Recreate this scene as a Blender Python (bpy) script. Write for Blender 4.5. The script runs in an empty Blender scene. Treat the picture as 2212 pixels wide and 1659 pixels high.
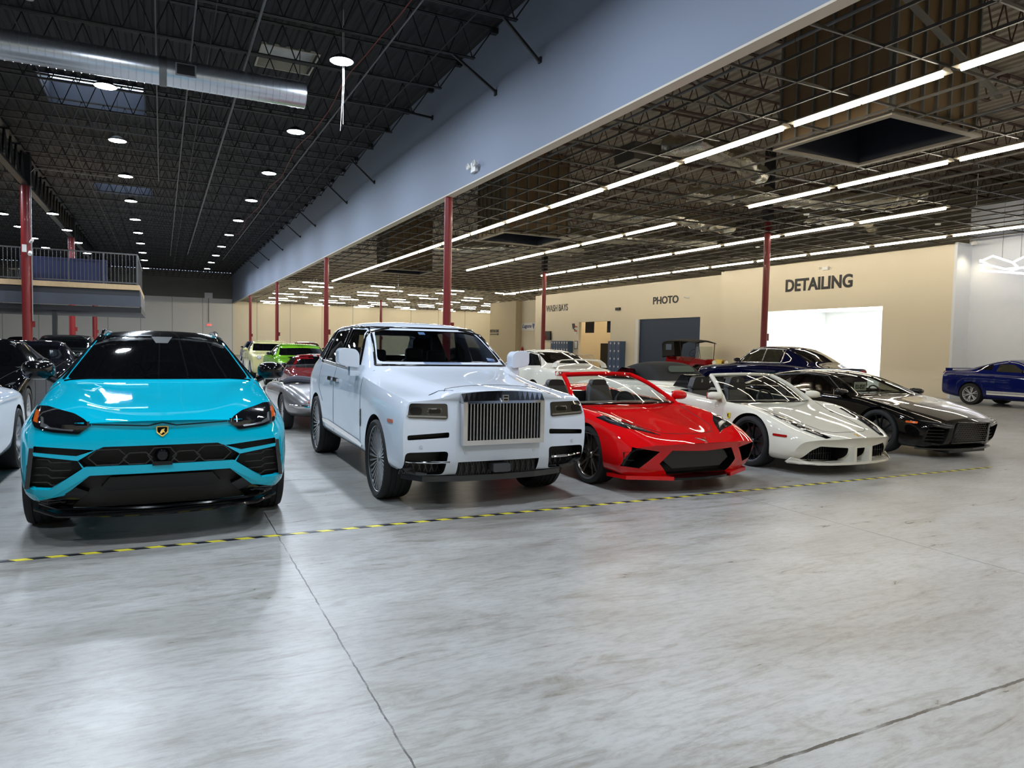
import bpy, bmesh, math, random
from mathutils import Vector, Matrix
from mathutils.bvhtree import BVHTree
PI = math.pi
random.seed(7)
scene = bpy.context.scene
COL = scene.collection

# ---------------------------------------------------------------- camera, world, exposure
CAMH = 1.58
cam_data = bpy.data.cameras.new('camera')
cam_data.sensor_width = 36.0
cam_data.lens = 36.0 * 1533.5 / 2212.0
cam_data.clip_end = 400
cam = bpy.data.objects.new('camera', cam_data)
COL.objects.link(cam)
scene.camera = cam
_yaw, _pit, _roll = 0.458717, 0.0533854, 0.020375
_F = Vector((math.sin(_yaw) * math.cos(_pit), math.cos(_yaw) * math.cos(_pit), -math.sin(_pit)))
_r = Vector((math.cos(_yaw), -math.sin(_yaw), 0))
_u = _r.cross(_F)
_r2 = _r * math.cos(_roll) + _u * math.sin(_roll)
_u2 = -_r * math.sin(_roll) + _u * math.cos(_roll)
cam.matrix_world = Matrix(((_r2.x, _u2.x, -_F.x, 0), (_r2.y, _u2.y, -_F.y, 0), (_r2.z, _u2.z, -_F.z, CAMH), (0, 0, 0, 1)))

world = bpy.data.worlds.new('world')
scene.world = world
world.use_nodes = True
_bg = world.node_tree.nodes['Background']
_bg.inputs[0].default_value = (0.62, 0.75, 1.0, 1)
_bg.inputs[1].default_value = 1.0

scene.view_settings.view_transform = 'Standard'
scene.view_settings.look = 'None'
scene.view_settings.gamma = 1
scene.view_settings.use_curve_mapping = False
scene.view_settings.exposure = 0.36
scene.cycles.use_denoising = True
scene.cycles.max_bounces = 8
scene.cycles.diffuse_bounces = 4
scene.cycles.glossy_bounces = 4
scene.cycles.transparent_max_bounces = 12
scene.cycles.sample_clamp_indirect = 6
scene.cycles.caustics_reflective = False
scene.cycles.caustics_refractive = False
HB_STR = 330.0      # high-bay lens radiance
TUBE_STR = 36.0     # fluorescent tube radiance

# ---------------------------------------------------------------- helpers
def lin(c):
    c = c / 255.0
    return c / 12.92 if c <= 0.04045 else ((c + 0.055) / 1.055) ** 2.4
def rgb(r, g, b):
    return (lin(r), lin(g), lin(b), 1.0)
MATS = {}
def mat(name, color=(0.5, 0.5, 0.5, 1), rough=0.5, metal=0.0, coat=0.0, coat_rough=0.03, emit=None, estr=0.0,
        noise=0.0, nscale=4.0, bump=0.0, bscale=60.0, ior=1.5, aniso=0.0):
    if name in MATS:
        return MATS[name]
    m = bpy.data.materials.new(name)
    m.use_nodes = True
    nt = m.node_tree
    b = nt.nodes['Principled BSDF']
    b.inputs['Base Color'].default_value = color
    b.inputs['Roughness'].default_value = rough
    b.inputs['Metallic'].default_value = metal
    b.inputs['Coat Weight'].default_value = coat
    b.inputs['Coat Roughness'].default_value = coat_rough
    b.inputs['IOR'].default_value = ior
    if emit:
        b.inputs['Emission Color'].default_value = emit
        b.inputs['Emission Strength'].default_value = estr
    else:
        # faint procedural variation, so no surface is perfectly flat in tone
        tc = nt.nodes.new('ShaderNodeTexCoord')
        no = nt.nodes.new('ShaderNodeTexNoise')
        no.inputs['Scale'].default_value = nscale
        no.inputs['Detail'].default_value = 4
        nt.links.new(tc.outputs['Object'], no.inputs['Vector'])
        mx = nt.nodes.new('ShaderNodeMix')
        mx.data_type = 'RGBA'
        k = max(noise, 0.03)
        mx.inputs[6].default_value = tuple(c * (1 - k) for c in color[:3]) + (1,)
        mx.inputs[7].default_value = tuple(min(1, c * (1 + k)) for c in color[:3]) + (1,)
        nt.links.new(no.outputs['Fac'], mx.inputs[0])
        nt.links.new(mx.outputs[2], b.inputs['Base Color'])
        if bump > 0:
            n2 = nt.nodes.new('ShaderNodeTexNoise')
            n2.inputs['Scale'].default_value = bscale
            n2.inputs['Detail'].default_value = 3
            nt.links.new(tc.outputs['Object'], n2.inputs['Vector'])
            bp = nt.nodes.new('ShaderNodeBump')
            bp.inputs['Strength'].default_value = bump
            bp.inputs['Distance'].default_value = 0.02
            nt.links.new(n2.outputs['Fac'], bp.inputs['Height'])
            nt.links.new(bp.outputs['Normal'], b.inputs['Normal'])
    MATS[name] = m
    return m
def glass_mat(name, tint=(0.6, 0.65, 0.65, 1), refl=0.04, rough=0.0):
    """Thin window glass: tinted see-through, fresnel mirror on top."""
    if name in MATS:
        return MATS[name]
    m = bpy.data.materials.new(name)
    m.use_nodes = True
    nt = m.node_tree
    nt.nodes.clear()
    out = nt.nodes.new('ShaderNodeOutputMaterial')
    tr = nt.nodes.new('ShaderNodeBsdfTransparent')
    tr.inputs[0].default_value = tint
    gl = nt.nodes.new('ShaderNodeBsdfGlossy')
    gl.inputs['Roughness'].default_value = rough
    fr = nt.nodes.new('ShaderNodeFresnel')
    geo = nt.nodes.new('ShaderNodeNewGeometry')
    mr = nt.nodes.new('ShaderNodeMapRange')      # a thin pane mirrors the same from either side
    mr.inputs[3].default_value = 1.45; mr.inputs[4].default_value = 1 / 1.45
    nt.links.new(geo.outputs['Backfacing'], mr.inputs[0])
    nt.links.new(mr.outputs[0], fr.inputs[0])
    mx = nt.nodes.new('ShaderNodeMixShader')
    nt.links.new(fr.outputs[0], mx.inputs[0])
    nt.links.new(tr.outputs[0], mx.inputs[1])
    nt.links.new(gl.outputs[0], mx.inputs[2])
    nt.links.new(mx.outputs[0], out.inputs[0])
    MATS[name] = m
    return m

def tag(o, label=None, cat=None, group=None, kind=None):
    if label: o['label'] = label
    if cat: o['category'] = cat
    if group: o['group'] = group
    if kind: o['kind'] = kind
    return o
def empty(name, loc=(0, 0, 0), rz=0.0, parent=None):
    o = bpy.data.objects.new(name, None)
    o.empty_display_size = 0.2
    COL.objects.link(o)
    o.location = loc
    o.rotation_euler = (0, 0, rz)
    if parent: o.parent = parent
    return o
def thing(name, label, cat, loc=(0, 0, 0), rz=0.0, group=None):
    return tag(empty(name, loc, rz), label, cat, group)

class MB:
    """collects geometry, then links it as one mesh object"""
    def __init__(s):
        s.v = []; s.f = []; s.m = []
    def add(s, vs, fs, mi=0):
        n = len(s.v)
        s.v += [tuple(v) for v in vs]
        s.f += [tuple(i + n for i in f) for f in fs]
        s.m += [mi] * len(fs)
        return s
    def box(s, x0, x1, y0, y1, z0, z1, mi=0):
        vs = [(x0, y0, z0), (x1, y0, z0), (x1, y1, z0), (x0, y1, z0), (x0, y0, z1), (x1, y0, z1), (x1, y1, z1), (x0, y1, z1)]
        return s.add(vs, [(0, 3, 2, 1), (4, 5, 6, 7), (0, 1, 5, 4), (1, 2, 6, 5), (2, 3, 7, 6), (3, 0, 4, 7)], mi)
    def bar(s, p, q, w, h=None, mi=0):
        """rectangular bar from p to q"""
        h = h or w
        p = Vector(p); q = Vector(q); d = (q - p).normalized()
        up = Vector((0, 0, 1)) if abs(d.z) < 0.95 else Vector((0, 1, 0))
        a = d.cross(up).normalized() * (w / 2); b = a.cross(d).normalized() * (h / 2)
        vs = [p - a - b, p + a - b, p + a + b, p - a + b, q - a - b, q + a - b, q + a + b, q - a + b]
        return s.add(vs, [(0, 3, 2, 1), (4, 5, 6, 7), (0, 1, 5, 4), (1, 2, 6, 5), (2, 3, 7, 6), (3, 0, 4, 7)], mi)
    def tube(s, pts, r, n=8, mi=0, caps=True):
        pts = [Vector(p) for p in pts]
        rs = r if isinstance(r, (list, tuple)) else [r] * len(pts)
        vs = []; fs = []
        up = None
        for i, p in enumerate(pts):
            d = ((pts[min(i + 1, len(pts) - 1)] - pts[max(i - 1, 0)])).normalized()
            if up is None:
                up = Vector((0, 0, 1)) if abs(d.z) < 0.9 else Vector((0, 1, 0))
            a = d.cross(up).normalized(); b = a.cross(d).normalized()
            up = b
            for k in range(n):
                t = 2 * PI * k / n
                vs.append(p + (a * math.cos(t) + b * math.sin(t)) * rs[i])
        for i in range(len(pts) - 1):
            for k in range(n):
                k2 = (k + 1) % n
                fs.append((i * n + k, i * n + k2, (i + 1) * n + k2, (i + 1) * n + k))
        if caps:
            fs.append(tuple(range(n - 1, -1, -1)))
            fs.append(tuple((len(pts) - 1) * n + k for k in range(n)))
        return s.add(vs, fs, mi)
    def cyl(s, c, r, z0, z1, n=24, mi=0):
        return s.tube([(c[0], c[1], z0), (c[0], c[1], z1)], r, n, mi)
    def lathe(s, prof, n=32, axis='x', c=(0, 0, 0), mi=0, close=False):
        """prof: list of (a, r) along the axis"""
        vs = []; fs = []
        for (a, r) in prof:
            for k in range(n):
                t = 2 * PI * k / n
                u, w = r * math.cos(t), r * math.sin(t)
                if axis == 'x': p = (c[0] + a, c[1] + u, c[2] + w)
                elif axis == 'y': p = (c[0] + w, c[1] + a, c[2] + u)
                else: p = (c[0] + u, c[1] + w, c[2] + a)
                vs.append(p)
        m = len(prof)
        for i in range(m if close else m - 1):
            j = (i + 1) % m
            for k in range(n):
                k2 = (k + 1) % n
                fs.append((i * n + k, j * n + k, j * n + k2, i * n + k2))
        return s.add(vs, fs, mi)
    def prism(s, poly, ax, a0, a1, mi=0):
        """extrude a 2D polygon along axis ax ('x': poly is (y,z); 'y': (x,z); 'z': (x,y))"""
        def P(u, v, a):
            return (a, u, v) if ax == 'x' else (u, a, v) if ax == 'y' else (u, v, a)
        n = len(poly)
        vs = [P(u, v, a0) for u, v in poly] + [P(u, v, a1) for u, v in poly]
        fs = [tuple(range(n)), tuple(range(2 * n - 1, n - 1, -1))]
        for i in range(n):
            j = (i + 1) % n
            fs.append((i, j, n + j, n + i))
        return s.add(vs, fs, mi)
    def mesh(s, name, mats, smooth=False, fix=True):
        me = bpy.data.meshes.new(name)
        me.from_pydata(s.v, [], s.f)
        for m in (mats if isinstance(mats, (list, tuple)) else [mats]):
            me.materials.append(m)
        me.polygons.foreach_set('material_index', s.m)
        me.update()
        if fix:
            bm = bmesh.new(); bm.from_mesh(me)
            bmesh.ops.recalc_face_normals(bm, faces=bm.faces)
            bm.to_mesh(me); bm.free()
        if smooth:
            smooth_mesh(me, 35 if smooth is True else smooth)
        return me
    def build(s, name, mats, parent=None, smooth=False, fix=True):
        o = bpy.data.objects.new(name, s.mesh(name, mats, smooth, fix))
        COL.objects.link(o)
        if parent: o.parent = parent
        return o
def smooth_mesh(me, ang=35):
    me.polygons.foreach_set('use_smooth', [True] * len(me.polygons))
    bm = bmesh.new(); bm.from_mesh(me)
    c = math.radians(ang)
    for e in bm.edges:
        if len(e.link_faces) == 2 and e.calc_face_angle(0) > c:
            e.smooth = False
    bm.to_mesh(me); bm.free()
def copy_tree(o, parent=None):
    c = o.copy()
    COL.objects.link(c)
    c.parent = parent
    for ch in list(o.children):
        copy_tree(ch, c)
    return c
def struct(mb, name, mats, label=None, smooth=False):
    return tag(mb.build(name, mats, None, smooth), label, None, None, 'structure')
def text_obj(name, body, size, loc, rot, m, extrude=0.01, bold=0.0, sx=1.0, parent=None, shear=0.0, fit=None):
    cu = bpy.data.curves.new(name, 'FONT')
    cu.body = body; cu.size = size; cu.extrude = extrude; cu.offset = bold; cu.shear = shear
    cu.align_x = 'CENTER'; cu.align_y = 'CENTER'
    cu.resolution_u = 4
    tmp = bpy.data.objects.new(name + '_t', cu)
    COL.objects.link(tmp)
    dg = bpy.context.evaluated_depsgraph_get()
    me = bpy.data.meshes.new_from_object(tmp.evaluated_get(dg))
    bpy.data.objects.remove(tmp); bpy.data.curves.remove(cu)
    xs = [v.co.x for v in me.vertices]; ys = [v.co.y for v in me.vertices]
    if fit:  # (width, height)
        w, h = max(xs) - min(xs), max(ys) - min(ys)
        cx, cy = (max(xs) + min(xs)) / 2, (max(ys) + min(ys)) / 2
        for v in me.vertices:
            v.co.x = (v.co.x - cx) * fit[0] / w; v.co.y = (v.co.y - cy) * fit[1] / h
    me.materials.clear(); me.materials.append(m)
    o = bpy.data.objects.new(name, me)
    COL.objects.link(o)
    o.location = loc; o.rotation_euler = rot
    if parent: o.parent = parent
    return o
# ================================================================ THE HALL
C0, C1, C2, C3 = -4.9, 7.1, 19.0, 30.9      # column rows (x)
ROWY = [2.2, 18.55, 34.7, 51.0, 67.4]       # column rows (y)
YN, YF = -9.0, 84.5
XL, XR = -18.0, 40.0
ZD = 8.95                                    # roof deck underside
ZG = 5.66                                    # suspended grid height

# ---- floor
def floor_material():
    m = bpy.data.materials.new('polished_concrete'); m.use_nodes = True
    nt = m.node_tree; N = nt.nodes; L = nt.links
    b = N['Principled BSDF']
    tc = N.new('ShaderNodeTexCoord')
    def noise(scale, detail, rough=0.55, sx=1, sy=1, dist=0.0):
        mp = N.new('ShaderNodeMapping'); mp.inputs['Scale'].default_value = (sx, sy, 1)
        L.new(tc.outputs['Object'], mp.inputs['Vector'])
        n = N.new('ShaderNodeTexNoise'); n.inputs['Scale'].default_value = scale
        n.inputs['Detail'].default_value = detail; n.inputs['Roughness'].default_value = rough
        n.inputs['Distortion'].default_value = dist
        L.new(mp.outputs[0], n.inputs['Vector']); return n
    def ramp(src, stops):
        r = N.new('ShaderNodeValToRGB'); e = r.color_ramp.elements
        e[0].position, e[0].color = stops[0]; e[1].position, e[1].color = stops[-1]
        for p, c in stops[1:-1]:
            x = e.new(p); x.color = c
        L.new(src, r.inputs[0]); return r
    def mix(t, f, a, bb):
        x = N.new('ShaderNodeMix'); x.data_type = 'RGBA'; x.blend_type = t
        if isinstance(f, float): x.inputs[0].default_value = f
        else: L.new(f, x.inputs[0])
        L.new(a, x.inputs[6])
        if hasattr(bb, 'links'): L.new(bb, x.inputs[7])
        else: x.inputs[7].default_value = bb
        return x.outputs[2]
    n1 = noise(0.9, 9, 0.62, 0.7, 1.5, 0.6)
    c1 = ramp(n1.outputs['Fac'], [(0.30, rgb(140, 137, 132)), (0.48, rgb(157, 156, 153)), (0.70, rgb(172, 173, 172))])
    n2 = noise(2.6, 10, 0.7, 0.6, 2.6, 1.2)
    c2 = ramp(n2.outputs['Fac'], [(0.34, rgb(208, 203, 193)), (0.5, rgb(255, 255, 255)), (1.0, rgb(255, 255, 255))])
    col = mix('MULTIPLY', 0.85, c1.outputs[0], c2.outputs[0])
    n3 = noise(18, 6, 0.7, 0.5, 1.6)
    c3 = ramp(n3.outputs['Fac'], [(0.38, rgb(218, 216, 212)), (0.55, rgb(255, 255, 255)), (1, rgb(255, 255, 255))])
    col = mix('MULTIPLY', 0.6, col, c3.outputs[0])
    # small dark pits
    v = N.new('ShaderNodeTexVoronoi'); v.inputs['Scale'].default_value = 2.2
    L.new(tc.outputs['Object'], v.inputs['Vector'])
    r4 = ramp(v.outputs['Distance'], [(0.0, (1, 1, 1, 1)), (0.018, (1, 1, 1, 1)), (0.024, (0, 0, 0, 1))])
    r4.color_ramp.interpolation = 'CONSTANT'
    # saw-cut joints: distance to lines, with a ragged edge
    sx = N.new('ShaderNodeSeparateXYZ'); L.new(tc.outputs['Object'], sx.inputs[0])
    wob = noise(7, 6, 0.75)
    wv = N.new('ShaderNodeMath'); wv.operation = 'MULTIPLY_ADD'; wv.inputs[1].default_value = 0.03; wv.inputs[2].default_value = -0.015
    L.new(wob.outputs['Fac'], wv.inputs[0])
    def joint(sock, pos, w, wobble=True):
        a = N.new('ShaderNodeMath'); a.operation = 'SUBTRACT'; a.inputs[1].default_value = pos; L.new(sock, a.inputs[0])
        if wobble:
            a2 = N.new('ShaderNodeMath'); a2.operation = 'ADD'; L.new(a.outputs[0], a2.inputs[0]); L.new(wv.outputs[0], a2.inputs[1]); a = a2
        d = N.new('ShaderNodeMath'); d.operation = 'ABSOLUTE'; L.new(a.outputs[0], d.inputs[0])
        c = N.new('ShaderNodeMath'); c.operation = 'LESS_THAN'; c.inputs[1].default_value = w; L.new(d.outputs[0], c.inputs[0])
        return c.outputs[0]
    js = [joint(sx.outputs[0], 0.84, 0.0042), joint(sx.outputs[0], 5.62, 0.0055), joint(sx.outputs[0], 10.58, 0.005, False),
          joint(sx.outputs[1], 1.925, 0.0085), joint(sx.outputs[1], 6.0, 0.005, False), joint(sx.outputs[0], 15.4, 0.005, False)]
    tot = js[0]
    for j in js[1:]:
        a = N.new('ShaderNodeMath'); a.operation = 'MAXIMUM'; L.new(tot, a.inputs[0]); L.new(j, a.inputs[1]); tot = a.outputs[0]
    gap = ramp(noise(3.1, 4, 0.6).outputs['Fac'], [(0.34, (0.25, 0.25, 0.25, 1)), (0.5, (0.95, 0.95, 0.95, 1)), (1, (1, 1, 1, 1))])
    jm = N.new('ShaderNodeMath'); jm.operation = 'MULTIPLY'; L.new(tot, jm.inputs[0]); L.new(gap.outputs[0], jm.inputs[1])
    col = mix('MIX', jm.outputs[0], col, rgb(52, 48, 44))
    # hairline cracks
    v2 = N.new('ShaderNodeTexVoronoi'); v2.feature = 'DISTANCE_TO_EDGE'; v2.inputs['Scale'].default_value = 0.55
    n5 = noise(2.0, 6, 0.7)
    ad = N.new('ShaderNodeVectorMath'); ad.operation = 'ADD'
    L.new(tc.outputs['Object'], ad.inputs[0]); L.new(n5.outputs['Color'], ad.inputs[1]); L.new(ad.outputs[0], v2.inputs['Vector'])
    r5 = ramp(v2.outputs['Distance'], [(0.0, (0.16, 0.16, 0.16, 1)), (0.0012, (0.16, 0.16, 0.16, 1)), (0.0022, (0, 0, 0, 1))])
    col = mix('MIX', r5.outputs[0], col, rgb(80, 76, 70))
    L.new(col, b.inputs['Base Color'])
    rr = N.new('ShaderNodeMapRange'); rr.inputs[3].default_value = 0.20; rr.inputs[4].default_value = 0.42
    L.new(n2.outputs['Fac'], rr.inputs[0]); L.new(rr.outputs[0], b.inputs['Roughness'])
    bp = N.new('ShaderNodeBump'); bp.inputs['Strength'].default_value = 0.10; bp.inputs['Distance'].default_value = 0.01
    L.new(n3.outputs['Fac'], bp.inputs['Height']); L.new(bp.outputs[0], b.inputs['Normal'])
    return m
fl = MB(); fl.box(XL, XR, YN, YF + 0.2, -0.2, 0.0)
struct(fl, 'floor', floor_material(), 'mottled grey polished concrete floor with saw-cut joints')

# ---- walls
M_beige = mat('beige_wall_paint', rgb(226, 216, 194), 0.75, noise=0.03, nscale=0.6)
M_far = mat('far_wall_paint', rgb(230, 229, 224), 0.8, noise=0.03, nscale=0.5)
M_farw = mat('far_wall_warm_paint', rgb(244, 234, 208), 0.8, noise=0.03, nscale=0.5)
M_conc = mat('bare_concrete', rgb(120, 118, 112), 0.9, noise=0.14, nscale=1.2, bump=0.1, bscale=8)
M_seam = mat('panel_seam', rgb(120, 116, 108), 0.9)
M_bulk = mat('bulkhead_paint', rgb(130, 140, 158), 0.7, noise=0.03, nscale=0.5)
M_white = mat('white_paint', rgb(232, 232, 230), 0.6)
M_dark = mat('black_deck_paint', rgb(20, 22, 27), 0.75, noise=0.2, nscale=1.0)
M_steel_blk = mat('black_steel', rgb(21, 22, 26), 0.55, noise=0.1)
M_conduit = mat('worn_conduit', rgb(104, 106, 108), 0.5, metal=0.5, noise=0.4, nscale=6)
M_grey_deck = mat('galvanised_deck', rgb(158, 148, 132), 0.6, metal=0.1, noise=0.16, nscale=1.4)
M_rust = mat('dark_primer_steel', rgb(84, 62, 54), 0.7, noise=0.2)
M_red = mat('red_column_paint', rgb(118, 14, 18), 0.42, coat=0.2, noise=0.08)
M_black = mat('matte_black', rgb(16, 16, 18), 0.6)
M_navy = mat('navy_door_paint', rgb(40, 56, 80), 0.6, noise=0.05)

w = MB(); w.box(XL, 7.2, YF, YF + 0.2, 0, 6.12, 0); w.box(XL, 7.2, YF, YF + 0.2, 6.12, ZD, 1)
for i in range(9):
    x = -17 + i * 3.0
    w.box(x, x + 0.035, YF - 0.006, YF, 0, 6.12, 2)
struct(w, 'wall_far', [M_far, M_conc, M_seam], 'pale grey painted far wall with bare concrete band above')
w = MB(); w.box(7.2, XR, YF, YF + 0.2, 0, ZD, 0)
for i in range(9):
    x = 9.6 + i * 3.6
    w.box(x, x + 0.035, YF - 0.006, YF, 0, 6.3, 1)
struct(w, 'wall_far_warm', [M_farw, M_seam], 'cream far wall under the suspended grid')
w = MB(); w.box(XL - 0.2, XL, YN, YF, 0, ZD); struct(w, 'wall_left', M_far)
w = MB(); w.box(XR, XR + .2, YN, YF, 0, ZD); struct(w, 'wall_outer', M_farw)
w = MB(); w.box(XL, XR, YN - 0.2, YN, 0, ZD); struct(w, 'wall_back', M_farw)
def wall_x(name, x, y0, y1, z1, holes, m, t=0.2, label=None):
    """wall in the plane x facing -x with rectangular holes (y0,y1,z0,z1)"""
    mb = MB()
    hs = sorted(holes); y = y0
    for (a, b, c, d) in hs:
        mb.box(x, x + t, y, a, 0, z1)
        if c > 0: mb.box(x, x + t, a, b, 0, c)
        mb.box(x, x + t, a, b, d, z1); y = b
    mb.box(x, x + t, y, y1, 0, z1)
    return struct(mb, name, m, label)
WX = 25.6
wall_x('wall_detailing', WX, 16.1, 28.0, 5.57, [(18.85, 25.1, 0, 3.46)], M_beige, label='beige wall with the detailing bay opening')
wall_x('wall_photo', WX + 0.5, 28.0, 49.0, 5.50, [(30.05, 35.8, 0, 3.36), (38.6, 42.5, 0, 3.34)], M_beige, label='beige wall with the photo door and wash bay opening')
w = MB(); w.box(WX + 0.19, WX + 0.69, 27.8, 27.99, 0, 5.56); w.box(WX + .69, 28.6, 48.8, 48.99, 0, 5.49); struct(w, 'wall_return', M_beige)
w = MB(); w.box(28.5, 28.7, 49.0, 56.0, 0, 5.55); struct(w, 'wall_sign', M_beige, 'beige side wall carrying a blue and white banner')
w = MB(); w.box(28.1, 40, 56.01, 56.2, 0, 5.55); w.box(27.9, 28.1, 56.01, 61.5, 0, 5.55); struct(w, 'wall_restroom', mat('darker_beige_paint', rgb(190, 178, 150), 0.8), 'darker beige wall with restroom arrow')  # one even beige, darker than the other bay walls
M_pil = mat('pale_blue_paint', rgb(228, 233, 240), 0.6)
w = MB(); w.box(WX, 26.45, 16.0, 16.1, 0, 5.62); struct(w, 'wall_pilaster', M_pil, 'narrow white wall return beside the display bay')
w = MB(); w.box(26.45, 26.65, YN, 16.1, 0, 7.0); struct(w, 'wall_right', M_pil, 'white display bay wall at the far right')
# rooms behind the openings
M_bright = mat('bright_white_room', rgb(240, 242, 240), 0.7)
w = MB(); w.box(WX + 0.2, 31.5, 18.3, 18.5, 0, 3.7); w.box(WX + 0.2, 31.5, 26.5, 26.7, 0, 3.7); w.box(31.5, 31.7, 18.3, 26.7, 0, 3.7); w.box(WX + .2, 31.5, 18.3, 26.7, 3.7, 3.8)
struct(w, 'wall_detailing_room', M_bright, 'bright white room behind the detailing opening')
w = MB(); w.box(WX + 0.7, 33, 37.5, 37.7, 0, 4.2); w.box(WX + 0.7, 33, 44.4, 44.6, 0, 4.2); w.box(33, 33.2, 37.5, 44.6, 0, 4.2); w.box(WX + .7, 33, 37.5, 44.6, 4.2, 4.3)
struct(w, 'wall_wash_room', mat('cream_room_paint', rgb(232, 214, 176), 0.8), 'cream room behind the wash bay opening')
w = MB(); w.box(26.16, 26.22, 30.05, 35.5, 0, 3.36, 0); struct(w, 'door_1', [M_navy], 'closed navy blue roll door under the photo sign')
w = MB(); w.box(26.04, 26.14, 35.5, 35.8, 0, 3.36, 0); struct(w, 'trim_1', M_white)
# ---- bulkhead
w = MB(); w.box(7.0, 7.2, YN, YF, 5.66, ZD)
struct(w, 'wall_bulkhead', M_bulk, 'long pale bulkhead wall hanging from the roof')
w = MB(); w.box(6.985, 7.215, YN, YF, 5.625, 5.66)
struct(w, 'trim_2', mat('bulkhead_edge_trim', rgb(205, 196, 180), 0.6))  # white lip; warm light from the right is put into its beige colour
# ---- roof deck (ribs run along y)
def deck(x0, x1, y0, y1, z, pitch, holes=()):
    mb = MB()
    prof = []
    x = x0
    while x < x1 - 1e-6:
        for dx, dz in ((0, 0), (pitch * .42, 0), (pitch * .55, .045), (pitch * .87, .045)):
            if x + dx <= x1: prof.append((x + dx, z + dz))
        x += pitch
    prof.append((x1, z))
    ys = sorted(set([y0, y1] + [h[2] for h in holes] + [h[3] for h in holes]))
    for a, b in zip(ys[:-1], ys[1:]):
        ym = (a + b) / 2
        vs = []; fs = []
        for i, (px, pz) in enumerate(prof):
            vs += [(px, a, pz), (px, b, pz)]
        for i in range(len(prof) - 1):
            xm = (prof[i][0] + prof[i + 1][0]) / 2
            if any(h[0] < xm < h[1] and h[2] < ym < h[3] for h in holes): continue
            fs.append((2 * i, 2 * i + 1, 2 * i + 3, 2 * i + 2))
        mb.add(vs, fs)
    return mb
SKY = [(2.3, 3.66, 19.0, 20.5), (-3.1, -0.45, 24.0, 27.0), (-2.9, -0.4, 39.5, 42.0)]
d = deck(XL, 7.0, YN, YF, ZD, 0.3, SKY)
struct(d, 'ceiling', M_dark, 'black corrugated roof deck over the left hall')
d = deck(7.2, XR, YN, YF, ZD - 0.2, 0.3, [(11.3, 13.6, 8.4, 10.7)])
struct(d, 'ceiling_right', M_grey_deck, 'grey corrugated roof deck above the open suspended grid')
w = MB(); w.box(XL - 1, XR + 1, YN - 1, -8.5, 9.3, 9.4); w.box(XL - 1, 2.0, YN, YF + 1, 9.6, 9.7)
# ---- skylight wells
M_well = mat('dark_skylight_well', rgb(40, 46, 62), 0.6)
M_wellw = mat('weathered_curb', rgb(190, 186, 170), 0.8, noise=0.2, nscale=5)
def well(n, x0, x1, y0, y1, z1, m, lens, label, s=0.0):
    mb = MB(); t = 0.04
    mb.box(x0 - t, x0, y0 - t, y1 + t, ZD - 0.02, z1); mb.box(x1, x1 + t, y0 - t, y1 + t, ZD - 0.02, z1)
    mb.box(x0, x1, y0 - t, y0, ZD - 0.02, z1); mb.box(x0, x1, y1, y1 + t, ZD - 0.02, z1)
    o = struct(mb, n, m, label)
    p = MB()
    if lens: p.box(x0, x1, y0, y1, z1 - 0.02, z1); p.build('pane', lens, o)
    return o
well('window_1', 2.3, 3.66, 19.0, 20.5, 9.25, M_wellw, mat('ribbed_skylight_sheet', rgb(196, 200, 200), 0.8, noise=.3, nscale=3, emit=None), 'small weathered skylight patched with ribbed sheet')
M_skypane = mat('sky_pane', (0.8, 0.9, 1, 1), 0.5, emit=(0.72, 0.86, 1.0, 1), estr=2.2)
well('window_2', -3.1, -0.45, 24.0, 27.0, 9.75, M_well, M_skypane, 'deep skylight well with daylight at its top')
well('window_3', -2.9, -0.4, 39.5, 42.0, 9.75, M_well, M_skypane, 'further skylight well beyond the first')

# ---- open-web roof joists
def joist_mb(L=11.86, zt=8.92, zb=8.1, n=18, r=0.011):
    mb = MB()
    for dy in (-0.03, 0.03):
        mb.box(0, L, dy - 0.02, dy + 0.02, zt - 0.055, zt - 0.045 + 0.02)
        mb.box(0.55, L - 0.55, dy - 0.02, dy + 0.02, zb, zb + 0.03)
    mb.box(-0.0, 0.16, -0.07, 0.07, zt - 0.16, zt - 0.05); mb.box(L - 0.16, L, -0.07, 0.07, zt - 0.16, zt - 0.05)
    p = (L - 1.2) / n
    mb.bar((0.1, 0, zt - .06), (0.6, 0, zb + .02), 0.025)
    mb.bar((L - 0.1, 0, zt - .06), (L - 0.6, 0, zb + .02), 0.025)
    for i in range(n):
        x = 0.6 + i * p
        mb.bar((x, 0, zb + .02), (x + p / 2, 0, zt - .05), 2 * r)
        mb.bar((x + p / 2, 0, zt - .05), (x + p, 0, zb + .02), 2 * r)
    return mb
JY = [13.15 + 2.165 * k for k in range(-7, 33)]
jb = joist_mb().mesh('roof_joist', M_steel_blk)
jg = joist_mb(zt=8.72, zb=7.9).mesh('rafter_joist', M_rust)
def joists(me, name, x, label, group, ys):
    for y in ys:
        o = bpy.data.objects.new(name, me); COL.objects.link(o); o.location = (x, y, 0)
        tag(o, label, 'roof joist', group)
joists(jb, 'roof_joist', C0 + .03, 'black open-web roof joist spanning to the pale bulkhead under the dark roof', 'black joists of the central bay', JY)
joists(jb, 'roof_joist', C0 - 11.9, 'black open-web roof joist left of the girder, beyond the mezzanine side', 'black joists of the left bay', [y for y in JY if y > 18])
joists(jg, 'roof_joist', 7.2, 'brown open-web roof joist above the fluorescent grid beside the bulkhead', 'brown joists above the fluorescent grid', [y for y in JY if y < 52])
joists(jg, 'roof_joist', 19.06, 'brown open-web roof joist above the grid near the beige bay walls', 'brown joists near the bay walls', [y for y in JY if y < 42])
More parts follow.
